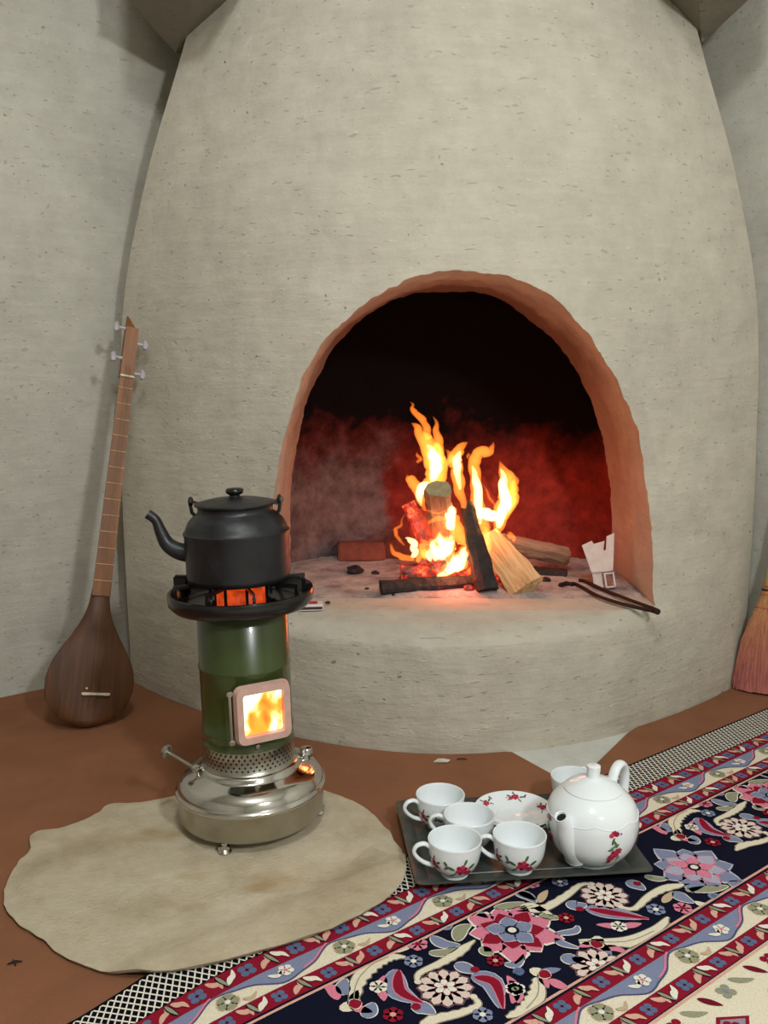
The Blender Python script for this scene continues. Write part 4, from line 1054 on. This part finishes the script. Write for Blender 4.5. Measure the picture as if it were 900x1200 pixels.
broom = thing('broom', 'straw hand broom with pinkish bristles leaning by the right wall', 'broom', (bq.x + 0.006, bq.y + 0.018, 0.008))
yaw = math.radians(-24)
broom.rotation_euler = (Matrix.Rotation(yaw, 4, 'Z') @ Matrix.Rotation(math.radians(-8), 4, 'X') @ Matrix.Rotation(math.radians(-0.5), 4, 'Y')).to_euler()
bw = [(0.0, 0.083), (0.02, 0.085), (0.07, 0.081), (0.13, 0.070), (0.18, 0.055), (0.215, 0.041), (0.24, 0.034), (0.265, 0.030)]
bt = [(0.0, 0.024), (0.07, 0.024), (0.18, 0.022), (0.24, 0.020), (0.265, 0.018)]
V, Fc = [], []; n = 40; zs = [0.265 * i / 20 for i in range(21)]
for z in zs:
    for i in range(n):
        a = 2 * PI * i / n; f = 1 + 0.05 * noise.noise(Vector((math.cos(a) * 9, math.sin(a) * 9, z * 3))); V.append(Vector((smooth_tab(bw, z) * math.cos(a) * f, smooth_tab(bt, z) * math.sin(a) * f, z + (0.006 * noise.noise(Vector((a * 6, 2, 2))) if z < 0.01 else 0))))
Fc = [(j * n + i, j * n + (i + 1) % n, (j + 1) * n + (i + 1) % n, (j + 1) * n + i) for j in range(20) for i in range(n)] + [tuple(range(n))[::-1], tuple(range(20 * n, 21 * n))]
obj('bristle_head', (V, Fc), M['straw'], broom, 60)
gs = []; rr = random.Random(5)
for i in range(420):
    a = rr.uniform(0, 2 * PI); z1 = rr.uniform(0.12, 0.24); z0 = rr.uniform(-0.003, 0.03); k1 = rr.uniform(0.95, 1.04); k0 = rr.uniform(0.95, 1.07)
    gs.append(tube([(smooth_tab(bw, z1) * k1 * math.cos(a), smooth_tab(bt, z1) * k1 * math.sin(a), z1), (smooth_tab(bw, (z1 + z0) / 2) * 1.02 * math.cos(a), smooth_tab(bt, (z1 + z0) / 2) * 1.02 * math.sin(a), (z1 + z0) / 2), (smooth_tab(bw, max(0, z0)) * k0 * math.cos(a + rr.uniform(-.05, .05)), smooth_tab(bt, max(0, z0)) * k0 * math.sin(a), max(0.0, z0))], 0.0009, 4))
obj('loose_bristle', join(*gs), M['straw'], broom, 0)['kind'] = 'stuff'
obj('handle', lathe([(0.030, 0.258), (0.027, 0.29), (0.021, 0.34), (0.016, 0.42), (0.0145, 0.52), (0.013, 0.56), (0.001, 0.563)], 24, rfun=lambda t, z: 1 + 0.03 * math.cos(9 * t)), M['straw'], broom, 60)
for z, mat_, r in ((0.248, 'cord', 0.0024), (0.238, 'orange_cord', 0.002), (0.256, 'orange_cord', 0.002), (0.205, 'orange_cord', 0.0015)):
    k = smooth_tab(bw, z) + 0.0015, smooth_tab(bt, z) + 0.0015
    obj('binding', tube([(k[0] * math.cos(2 * PI * i / 32), k[1] * math.sin(2 * PI * i / 32), z) for i in range(32)], r, 6, up=(0, 0, 1), closed=True), M[mat_], broom)

# ------------------------------------------------------------------ in the hearth: ash, wood, embers
m = NT('wood_ash'); v = m.coord(); n1 = m.noise(16, 6, 0.7, v); n2 = m.noise(70, 5, 0.7, v)
c = m.ramp(n1, [(0.32, srgb(120, 104, 100)), (0.55, srgb(176, 164, 158)), (0.8, srgb(206, 198, 192))])
c = m.mix(m.ramp(n2, [(0.66, K4), (0.72, (0.8, 0.8, 0.8, 1))]), c, srgb(40, 32, 30)); m.color(c); m.set(Roughness=1.0); m.bump(n2, 0.7, 0.008); M['ash'] = m.m
V, Fc = [], []; NX, NY = 60, 34
ashpts = {}
for j in range(NY + 1):
    for i in range(NX + 1):
        x = -0.235 + 0.83 * i / NX; y = 1.955 + 0.56 * j / NY
        e = noise.noise(Vector((x * 9, y * 9, 0))) * 0.006 + noise.noise(Vector((x * 30, y * 30, 3))) * 0.0025
        mound = 0.014 * math.exp(-(((x - 0.17) / 0.20) ** 2 + ((y - 2.16) / 0.14) ** 2))
        edge = min(1, max(0, (y - (1.985 + 0.02 * noise.noise(Vector((x * 8, 7, 0))))) / 0.03))
        V.append(Vector((x, y, HZ - 0.004 + (0.0075 + max(-0.001, e) + mound) * edge)))
for j in range(NY):
    for i in range(NX):
        q = j * (NX + 1) + i; ids = (q, q + 1, q + NX + 2, q + NX + 1)
        cx_, cy_ = V[q].x, V[q].y
        if cy_ > 2.27 and ((cx_ - NCX) / (NRX - 0.01)) ** 2 + (max(0, cy_ + 0.016 - NCY) / (NRY - 0.005)) ** 2 > 1: continue
        Fc.append(ids)
ash = obj('ash_bed', (V, Fc), M['ash'], None, 60)
tag(ash, 'pale grey ash covering the hearth floor under the fire', 'ash', kind='stuff')

m = NT('charred_wood'); v = m.coord((1, 1, 1)); n1 = m.noise(40, 5, 0.7, v); vo = m.n('ShaderNodeTexVoronoi', i_Scale=55.0); m.l(v, vo.inputs['Vector'])
m.color(m.ramp(n1, [(0.35, srgb(14, 11, 11)), (0.7, srgb(48, 40, 38))])); m.set(Roughness=0.75); m.bump(m.math('ADD', vo.outputs['Distance'], n1), 0.9, 0.006); M['char'] = m.m
def mat_log(name, c0, c1, c2):
    m = NT(name); n1 = m.noise(3.0, 6, 0.65, m.coord((26, 26, 2.2)), 1.2); n2 = m.noise(12, 4, 0.6, m.coord())
    c = m.ramp(n1, [(0.28, c0), (0.5, c1), (0.72, c2)])
    c = m.mix(m.ramp(n2, [(0.62, K4), (0.70, W4)]), c, srgb(44, 28, 22)); m.color(c); m.set(Roughness=0.8); m.bump(n1, 0.8, 0.008); return m.m
M['split'] = mat_log('split_firewood', srgb(146, 108, 70), srgb(204, 168, 118), srgb(226, 200, 156))
M['oldlog'] = mat_log('weathered_firewood', srgb(112, 84, 66), srgb(160, 124, 98), srgb(186, 152, 124))
M['endgrain'] = mat_simple('end_grain', srgb(150, 140, 104), 0.9, 0, 0.25, 60)
m = NT('glowing_ember'); v = m.coord(); n1 = m.noise(36, 4, 0.65, v)
m.color(srgb(60, 24, 18)); m.l(m.ramp(n1, [(0.42, srgb(24, 6, 5)), (0.56, srgb(190, 34, 22)), (0.72, srgb(255, 140, 70))]), m.b.inputs['Emission Color']); m.b.inputs['Emission Strength'].default_value = 1.5; m.bump(n1, 0.8, 0.01); M['ember'] = m.m
def log_geo(L, w_, h_, seed, sides=9, taper=0.85, wedge=False, n=16):
    """a split billet along +z with rough faces"""
    rr = random.Random(seed); base = []
    for i in range(sides):
        a = 2 * PI * i / sides + rr.uniform(-0.15, 0.15); r = 1.0 * rr.uniform(0.86, 1.06)
        base.append([r * math.cos(a) * w_, r * math.sin(a) * h_])
    if wedge:
        base = [[-w_, -h_ * 0.55], [-w_ * 0.4, -h_ * 0.8], [w_ * 0.4, -h_ * 0.85], [w_, -h_ * 0.5], [w_ * 0.95, h_ * 0.1], [w_ * 0.5, h_ * 0.8], [0, h_], [-w_ * 0.6, h_ * 0.7], [-w_ * 1.0, h_ * 0.1]]
        sides = 9
    V, Fc = [], []
    for j in range(n + 1):
        t = j / n; sc = 1 - (1 - taper) * t
        for i, (x, y) in enumerate(base):
            p = Vector((x * sc, y * sc, L * t)); e = 0.13 * min(w_, h_) * noise.noise(Vector((i * 2.1 + seed, t * 5, seed))) * 2
            q = Vector((x, y, 0)).normalized() * e
            zz_ = (0.02 * noise.noise(Vector((i * 1.3, seed, 0)))) if j in (0, n) else 0
            V.append(p + q + Vector((0, 0, zz_ * L)))
    for j in range(n):
        for i in range(sides):
            k = (i + 1) % sides; Fc.append((j * sides + i, j * sides + k, (j + 1) * sides + k, (j + 1) * sides + i))
    return V, Fc, tuple(range(sides))[::-1], tuple(range(n * sides, (n + 1) * sides))
def log(name, a, b_, w_, h_, mat, label, seed, roll=0.0, taper=0.85, wedge=False, endmat=None, cat='firewood'):
    a, b_ = Vector(a), Vector(b_); d = b_ - a; L = d.length
    V, Fc, c0, c1 = log_geo(L, w_, h_, seed, taper=taper, wedge=wedge)
    o = thing(name, label, cat, a, group='wood in the fire')
    # local z along the billet, local -y turned to the room
    z_ = d.normalized(); y_ = Vector((0, 1, 0)) - z_ * z_.y; y_.normalize(); x_ = y_.cross(z_)
    o.matrix_world = Matrix.Translation(a) @ Matrix((x_, y_, z_)).transposed().to_4x4() @ Matrix.Rotation(roll, 4, 'Z')
    obj('billet', (V, Fc), mat, o, 28)
    for cc in (c0, c1): obj('end_face', ([V[i] for i in cc], [tuple(range(len(cc)))]), endmat or mat, o, 0)
    return o
log('charred_log', onz(571, 692, HZ + 0.012), ony(546, 590, 2.13), 0.029, 0.026, M['char'], 'black charred billet standing upright at the front of the fire', 3, 0.3, 0.62)
log('split_log', onz(618, 690, HZ + 0.016), ony(571, 628, 2.16), 0.044, 0.022, M['split'], 'pale split billet with fresh grain leaning into the fire', 11, 0.15, 0.62, wedge=True)
log('log', ony(664, 653, 2.27), ony(588, 636, 2.22), 0.026, 0.024, M['oldlog'], 'weathered billet lying behind the pale split one', 5, 0.2, 0.95, endmat=M['endgrain'])
log('log', ony(514, 573, 2.06), ony(520, 640, 2.20), 0.032, 0.028, M['oldlog'], 'upper billet with a sawn grey-green end facing out of the flames', 8, 0.2, 0.95, endmat=M['endgrain'])
log('charred_log', onz(446, 689, HZ + 0.018), onz(560, 681, HZ + 0.022), 0.016, 0.024, M['char'], 'black charred slab lying flat at the front left of the fire', 15, 0.3, 0.9)
log('charred_log', onz(470, 672, HZ + 0.03), onz(560, 668, HZ + 0.035), 0.026, 0.024, M['ember'], 'glowing burning billet lying under the flames', 19, 0.9, 0.9)
log('charred_log', onz(612, 668, HZ + 0.014), onz(664, 672, HZ + 0.014), 0.013, 0.022, M['char'], 'black charred stick lying below the weathered billet', 21, 0.1, 0.7)
log('charred_log', ony(512, 660, 2.16), ony(478, 590, 2.19), 0.026, 0.024, M['ember'], 'glowing burning billet leaning at the left of the flames', 25, 0.1, 0.7)
# coals
rr = random.Random(12); coal_geo = {}
def coal(seed, s, sq=0.6):
    bm = bmesh.new(); bmesh.ops.create_icosphere(bm, subdivisions=2, radius=1.0)
    for v_ in bm.verts:
        k = 1 + 0.35 * noise.noise(v_.co * 1.6 + Vector((seed, 0, 0))); v_.co = Vector((v_.co.x * k * s, v_.co.y * k * s * 0.8, v_.co.z * k * s * sq))
    bm.verts.index_update(); g = [v_.co.copy() for v_ in bm.verts], [tuple(v_.index for v_ in f.verts) for f in bm.faces]; bm.free(); return g
def lump(px, py, s, mat, label, seed, z=None, sq=0.6, cat='coal'):
    p = onz(px, py, HZ + (z if z is not None else s * sq * 0.8 + 0.003))
    o = obj('coal', coal(seed, s, sq), mat, None, 30, loc=p, rot=(0, 0, seed * 1.7)); return tag(o, label, cat, 'coals on the hearth')
lump(416, 668, 0.026, M['char'], 'black coal lump lying apart at the left of the hearth', 1, sq=0.45)
lump(500, 684, 0.026, M['ember'], 'red glowing ember in front of the fire, left of centre', 2)
lump(530, 680, 0.030, M['ember'], 'red glowing ember beside the charred upright billet', 3)
lump(475, 679, 0.020, M['ember'], 'small red ember at the left foot of the flames', 4)
lump(590, 680, 0.024, M['ember'], 'red glowing ember between the upright and split billets', 5)
lump(550, 690, 0.016, M['ember'], 'small ember touching the foot of the upright billet', 6)
lump(440, 672, 0.012, M['char'], 'tiny black coal crumb near the flat charred slab', 7)
lump(640, 680, 0.014, M['char'], 'small black coal right of the split billet', 8)
lump(430, 690, 0.006, M['char'], 'black crumb on the ash at the far left', 9)
lump(461, 697, 0.005, M['char'], 'black crumb on the ash in front of the flat slab', 10)
lump(384, 706, 0.006, M['char'], 'black crumb on the ledge beside the matchbox', 11)

# bricks at the back left of the hearth
M['brick'] = mat_simple('fired_brick', srgb(120, 66, 52), 0.95, 0, 0.25, 30, bump=0.6, bscale=60)
for k, (px, py, L, a, lab) in enumerate(((424, 653, 0.13, 0.10, 'soot-reddened brick at the back left, nearer the pale patch'), (476, 651, 0.12, -0.03, 'soot-reddened brick at the back, partly behind the flames'))):
    p = onz(px, py, HZ); o = obj('brick', box(L, 0.055, 0.05, (0, 0, 0.026), 0.004), M['brick'], None, 30, loc=(p.x, 2.42 + 0.03 * k, HZ + 0.003), rot=(0, 0, a)); tag(o, lab, 'brick', 'bricks in the hearth')

# flames: bodies of glowing gas
def flame_mat(name, c, s):
    m = bpy.data.materials.new(name); m.use_nodes = True; t = m.node_tree; t.nodes.clear()
    o = t.nodes.new('ShaderNodeOutputMaterial'); e = t.nodes.new('ShaderNodeEmission'); e.inputs[0].default_value = (*c, 1); e.inputs[1].default_value = s
    t.links.new(e.outputs[0], o.inputs['Volume']); return m
M['flame'] = flame_mat('flame_gas', (1.0, 0.21, 0.024), 108.0)
M['flame_core'] = flame_mat('flame_core_gas', (1.0, 0.60, 0.25), 225.0)
M['flame_thin'] = flame_mat('flame_thin_gas', (1.0, 0.10, 0.03), 8.0)
fire = thing('fire', 'bright orange and yellow flames rising from the burning wood', 'fire', (0.18, 2.14, HZ))
FB = Vector((0.18, 2.14, HZ))
FK = 0
def fl(pts, wid, Y=2.14, mat='flame', flat=0.75, dy=0.0):
    P = []
    for k, (X, Y_) in enumerate(pts):
        p = ony(400 + X / 3.2143, 440 + Y_ / 3.2143, Y + dy * k / max(1, len(pts) - 1)); P.append(p - FB)
    n = 6; S = smooth_path(P, n); global FK; FK += 1
    for i, p in enumerate(S): S[i] = p + Vector((noise.noise(Vector((i * 0.26, FK * 3.1, 0))), 0.6 * noise.noise(Vector((i * 0.26, FK * 3.1, 7))), 0)) * 0.008
    R = smooth_path([Vector((w_ * 0.00063 / 2, 0, 0)) for w_ in wid], n)
    o = obj('flame', tube(S, [max(0.0006, r.x * (1 + 0.22 * noise.noise(Vector((i * 0.35, FK * 5.7, 3))))) for i, r in enumerate(R)], 12, flat=flat), M[mat], fire, 80)
    bm = bmesh.new(); bm.from_mesh(o.data); bmesh.ops.recalc_face_normals(bm, faces=bm.faces)
    if bm.calc_volume(signed=True) < 0: bmesh.ops.reverse_faces(bm, faces=bm.faces)
    bm.to_mesh(o.data); bm.free()
    return o
# zoomed-photo traces: tip last
fl([(330, 420), (362, 370), (345, 300), (312, 245), (285, 195), (262, 180)], [70, 92, 84, 58, 30, 4], 2.15)
fl([(350, 400), (358, 350), (348, 300), (330, 260)], [20, 52, 42, 8], 2.15, 'flame_core')
fl([(330, 240), (318, 190), (290, 150), (270, 120), (257, 100)], [30, 30, 26, 16, 3], 2.16)
fl([(372, 330), (374, 260), (362, 205), (348, 155)], [30, 38, 26, 4], 2.17)
fl([(310, 510), (300, 460), (285, 415), (262, 390), (240, 376)], [8, 42, 52, 34, 4], 2.13)
fl([(300, 490), (298, 450), (315, 420), (340, 405)], [6, 30, 40, 10], 2.13, 'flame_core')
fl([(285, 330), (298, 318), (290, 300), (283, 290)], [6, 16, 12, 3], 2.14)
fl([(455, 500), (448, 430), (432, 360), (425, 310), (445, 275), (470, 250)], [20, 46, 50, 54, 40, 4], 2.10)
fl([(446, 430), (440, 370), (432, 320), (448, 285)], [10, 26, 34, 8], 2.10, 'flame_core')
fl([(400, 340), (410, 310), (405, 290), (398, 280)], [12, 26, 16, 3], 2.12)
fl([(545, 640), (535, 560), (515, 480), (508, 400), (500, 330), (520, 290), (560, 285), (575, 250)], [30, 46, 44, 44, 48, 46, 34, 3], 2.12)
fl([(525, 560), (518, 480), (508, 400), (500, 340)], [10, 32, 30, 8], 2.12, 'flame_core')
fl([(480, 310), (478, 298), (474, 290)], [14, 12, 2], 2.12)
fl([(585, 590), (602, 540), (622, 470), (625, 410), (610, 360), (598, 322)], [30, 64, 78, 66, 40, 4], 2.13)
fl([(592, 575), (605, 530), (618, 470), (612, 400), (603, 350)], [16, 44, 46, 34, 6], 2.13, 'flame_core')
fl([(610, 540), (640, 480), (648, 430), (655, 395), (663, 375)], [24, 40, 34, 24, 4], 2.14)
fl([(500, 540), (530, 520), (570, 530), (605, 545)], [10, 44, 44, 12], 2.12, 'flame_core')
fl([(530, 410), (550, 440), (570, 475), (582, 500)], [4, 10, 12, 6], 2.11)
fl([(575, 440), (585, 400), (575, 370)], [20, 34, 5], 2.16, 'flame_thin')
# lower left curl
fl([(275, 690), (235, 685), (200, 670), (188, 645), (192, 632)], [20, 26, 20, 12, 3], 2.08)
fl([(235, 640), (212, 610), (205, 585), (222, 560), (245, 520)], [8, 14, 16, 10, 3], 2.08)
fl([(270, 685), (278, 650), (262, 620), (245, 612)], [22, 32, 24, 5], 2.08, 'flame_core')
# low bright masses
for k_, (pts, wid) in enumerate((([(345, 692), (352, 665), (346, 640), (358, 612)], [24, 34, 26, 3]), ([(375, 690), (385, 655), (378, 622), (372, 592)], [34, 46, 32, 3]), ([(402, 680), (404, 650), (412, 622), (408, 600)], [26, 34, 22, 3]),
                       ([(362, 756), (392, 742), (405, 722), (402, 700)], [8, 26, 22, 3]), ([(405, 742), (425, 722), (428, 698), (420, 676)], [18, 40, 34, 3]), ([(440, 738), (452, 712), (446, 688), (452, 664)], [18, 36, 28, 3]),
                       ([(330, 700), (322, 676), (332, 655)], [14, 22, 3]), ([(470, 700), (462, 670), (470, 640)], [14, 26, 3]))):
    fl(pts, wid, 2.08 if k_ < 3 else 2.05, 'flame_core', 0.8)
    fl([(x, y - 6) for x, y in pts], [w_ * 1.5 for w_ in wid], 2.085 if k_ < 3 else 2.055, 'flame', 0.8)
fl([(300, 695), (302, 670), (310, 640), (305, 615)], [30, 40, 34, 6], 2.08)
fl([(410, 580), (412, 530), (405, 500), (412, 480)], [30, 42, 34, 6], 2.08, 'flame_core')
fl([(330, 560), (355, 540), (390, 545), (385, 575)], [8, 20, 22, 8], 2.07)
fl([(300, 500), (330, 512), (370, 520), (400, 505)], [4, 10, 10, 4], 2.07)
fl([(460, 640), (440, 590), (425, 540), (430, 500)], [40, 56, 46, 10], 2.10)
fl([(545, 680), (550, 640), (545, 600), (540, 570)], [20, 34, 34, 8], 2.09)
fl([(320, 720), (330, 640), (330, 560), (340, 490)], [110, 150, 140, 40], 2.14, 'flame_thin', 0.5)
fl([(400, 700), (430, 640), (440, 560), (440, 480)], [90, 110, 100, 30], 2.14, 'flame_thin', 0.5)
fl([(540, 640), (540, 560), (530, 480), (525, 380)], [90, 130, 110, 30], 2.17, 'flame_thin', 0.5)
fl([(640, 620), (640, 600), (625, 590)], [20, 24, 4], 2.16)

# ------------------------------------------------------------------ on the ledge: tongs, plate, matchbox
M['iron'] = mat_simple('rusty_iron', srgb(52, 34, 28), 0.6, 0.6, 0.3, 60, bump=0.4, bscale=150)
tongs = thing('fire_tongs', 'dark iron fire tongs lying across the right end of the ledge', 'tongs')
tz = HZ + 0.009
T = lambda px, py, z=tz: onz(px, py, z)
obj('arm', tube(smooth_path([T(768, 714), T(735, 702), T(705, 690), T(685, 681), T(678, 680)], 5), 0.0042, 8, up=(0, 0, 1)), M['iron'], tongs, 60)
obj('arm', tube(smooth_path([T(765, 716), T(730, 708), T(700, 698), T(676, 685), T(668, 684), T(660, 685)], 5), 0.0042, 8, up=(0, 0, 1)), M['iron'], tongs, 60)
obj('pivot', tube([T(771, 717, tz), T(762, 713, tz)], 0.0066, 12, up=(0, 0, 1)), M['iron'], tongs)
obj('jaw', tube(smooth_path([T(672, 685), T(664, 684), T(657, 686)], 4), [0.005] * 4 + [0.0065] * 4 + [0.0065], 8, up=(0, 0, 1)), M['iron'], tongs, 60)
M['pale_metal'] = mat_simple('pale_painted_metal', srgb(206, 192, 184), 0.6, 0, 0.12, 40)
pb = onz(706, 693, HZ)
plate = thing('notched_plate', 'pale notched metal plate propped against the right jamb', 'plate', (pb.x + 0.005, pb.y + 0.02, HZ + 0.002), (math.radians(-12), math.radians(-10), math.radians(-14)))
out = [(-0.020, 0.040), (0.030, 0.040), (0.034, 0.062), (0.045, 0.128), (0.026, 0.122), (0.020, 0.090), (0.014, 0.090), (0.020, 0.112), (-0.006, 0.108), (-0.010, 0.116), (-0.034, 0.108)]
obj('sheet', ([Vector((x, y, z)) for y in (-0.003, 0.003) for x, z in out], [tuple(range(len(out))), tuple(range(len(out), 2 * len(out)))[::-1]] + [(i, len(out) + i, len(out) + (i + 1) % len(out), (i + 1) % len(out)) for i in range(len(out))]), M['pale_metal'], plate, 0)
obj('stand', join(box(0.022, 0.006, 0.046, (-0.008, 0, 0.022), 0.001), box(0.044, 0.010, 0.006, (0.004, -0.004, 0.042), 0.001)), M['pale_metal'], plate)
obj('foot_frame', join(box(0.004, 0.018, 0.034, (0.010, -0.010, 0.017), 0.001), box(0.004, 0.018, 0.034, (0.030, -0.010, 0.017), 0.001), box(0.024, 0.018, 0.004, (0.020, -0.010, 0.034), 0.001), box(0.024, 0.018, 0.004, (0.020, -0.010, 0.002), 0.001)), M['pale_metal'], plate)
mb = onz(364, 715, HZ)
M['card'] = mat_simple('white_card', srgb(214, 206, 206), 0.7); M['redcard'] = mat_simple('red_card', srgb(170, 40, 44), 0.7); M['strike'] = mat_simple('striking_strip', srgb(60, 48, 46), 0.9)
mbx = thing('matchbox', 'small white and red matchbox on the ledge behind the kettle', 'matchbox', (mb.x, mb.y, HZ + 0.003), (0, 0, 0.12))
obj('sleeve', box(0.052, 0.034, 0.013, (0, 0, 0.0065), 0.0006), M['card'], mbx)
obj('label', box(0.030, 0.022, 0.0006, (0, 0.002, 0.0132)), M['redcard'], mbx)
obj('striking_strip', box(0.050, 0.0006, 0.006, (0, -0.0172, 0.0055)), M['strike'], mbx)

# ------------------------------------------------------------------ scraps on the floor
M['paper'] = mat_simple('torn_paper', srgb(214, 208, 196), 0.9); M['scrap'] = mat_simple('dark_scrap', srgb(40, 26, 20), 0.9)
p = onz(517, 891, 0.006)
pts = [(-0.016, -0.004), (-0.006, 0.010), (0.004, 0.006), (0.018, 0.002), (0.012, -0.008), (-0.004, -0.006)]
V = [Vector((x, y, 0.001 + 0.006 * abs(noise.noise(Vector((x * 90, y * 90, 2)))))) for x, y in pts]; V += [v_ + Vector((0, 0, 0.0016)) for v_ in V]
n = len(pts)
tag(obj('paper_scrap', (V, [tuple(range(n))[::-1], tuple(range(n, 2 * n))] + [(i, (i + 1) % n, n + (i + 1) % n, n + i) for i in range(n)]), M['paper'], None, 0, loc=(p.x, p.y - 0.006, 0.0052)), 'torn scrap of white paper on the carpet below the fireplace', 'scrap')
p = onz(18, 1129, 0.006)
tag(obj('twig_scrap', join(tube([(-0.009, -0.003, 0.002), (-0.001, 0.001, 0.0035), (0.008, 0.003, 0.002)], [0.001, 0.0018, 0.0008], 6), tube([(-0.001, 0.001, 0.0035), (0.003, -0.006, 0.002)], [0.0014, 0.0007], 6), tube([(-0.003, 0.0, 0.003), (-0.006, 0.007, 0.002)], [0.0013, 0.0006], 6)), M['scrap'], None, 60, loc=(p.x, p.y, 0.0050)), 'tiny dark twig scrap on the brown carpet at the lower left', 'scrap')
p = onz(541, 889, 0.006)
tag(obj('wire_scrap', tube(smooth_path([(-0.010, 0, 0.002), (-0.003, 0.002, 0.003), (0.004, 0.001, 0.003), (0.010, 0.001, 0.002)], 4), 0.0012, 6), M['scrap'], None, 60, loc=(p.x, p.y - 0.006, 0.0050)), 'small dark wire scrap beside the torn paper', 'scrap')
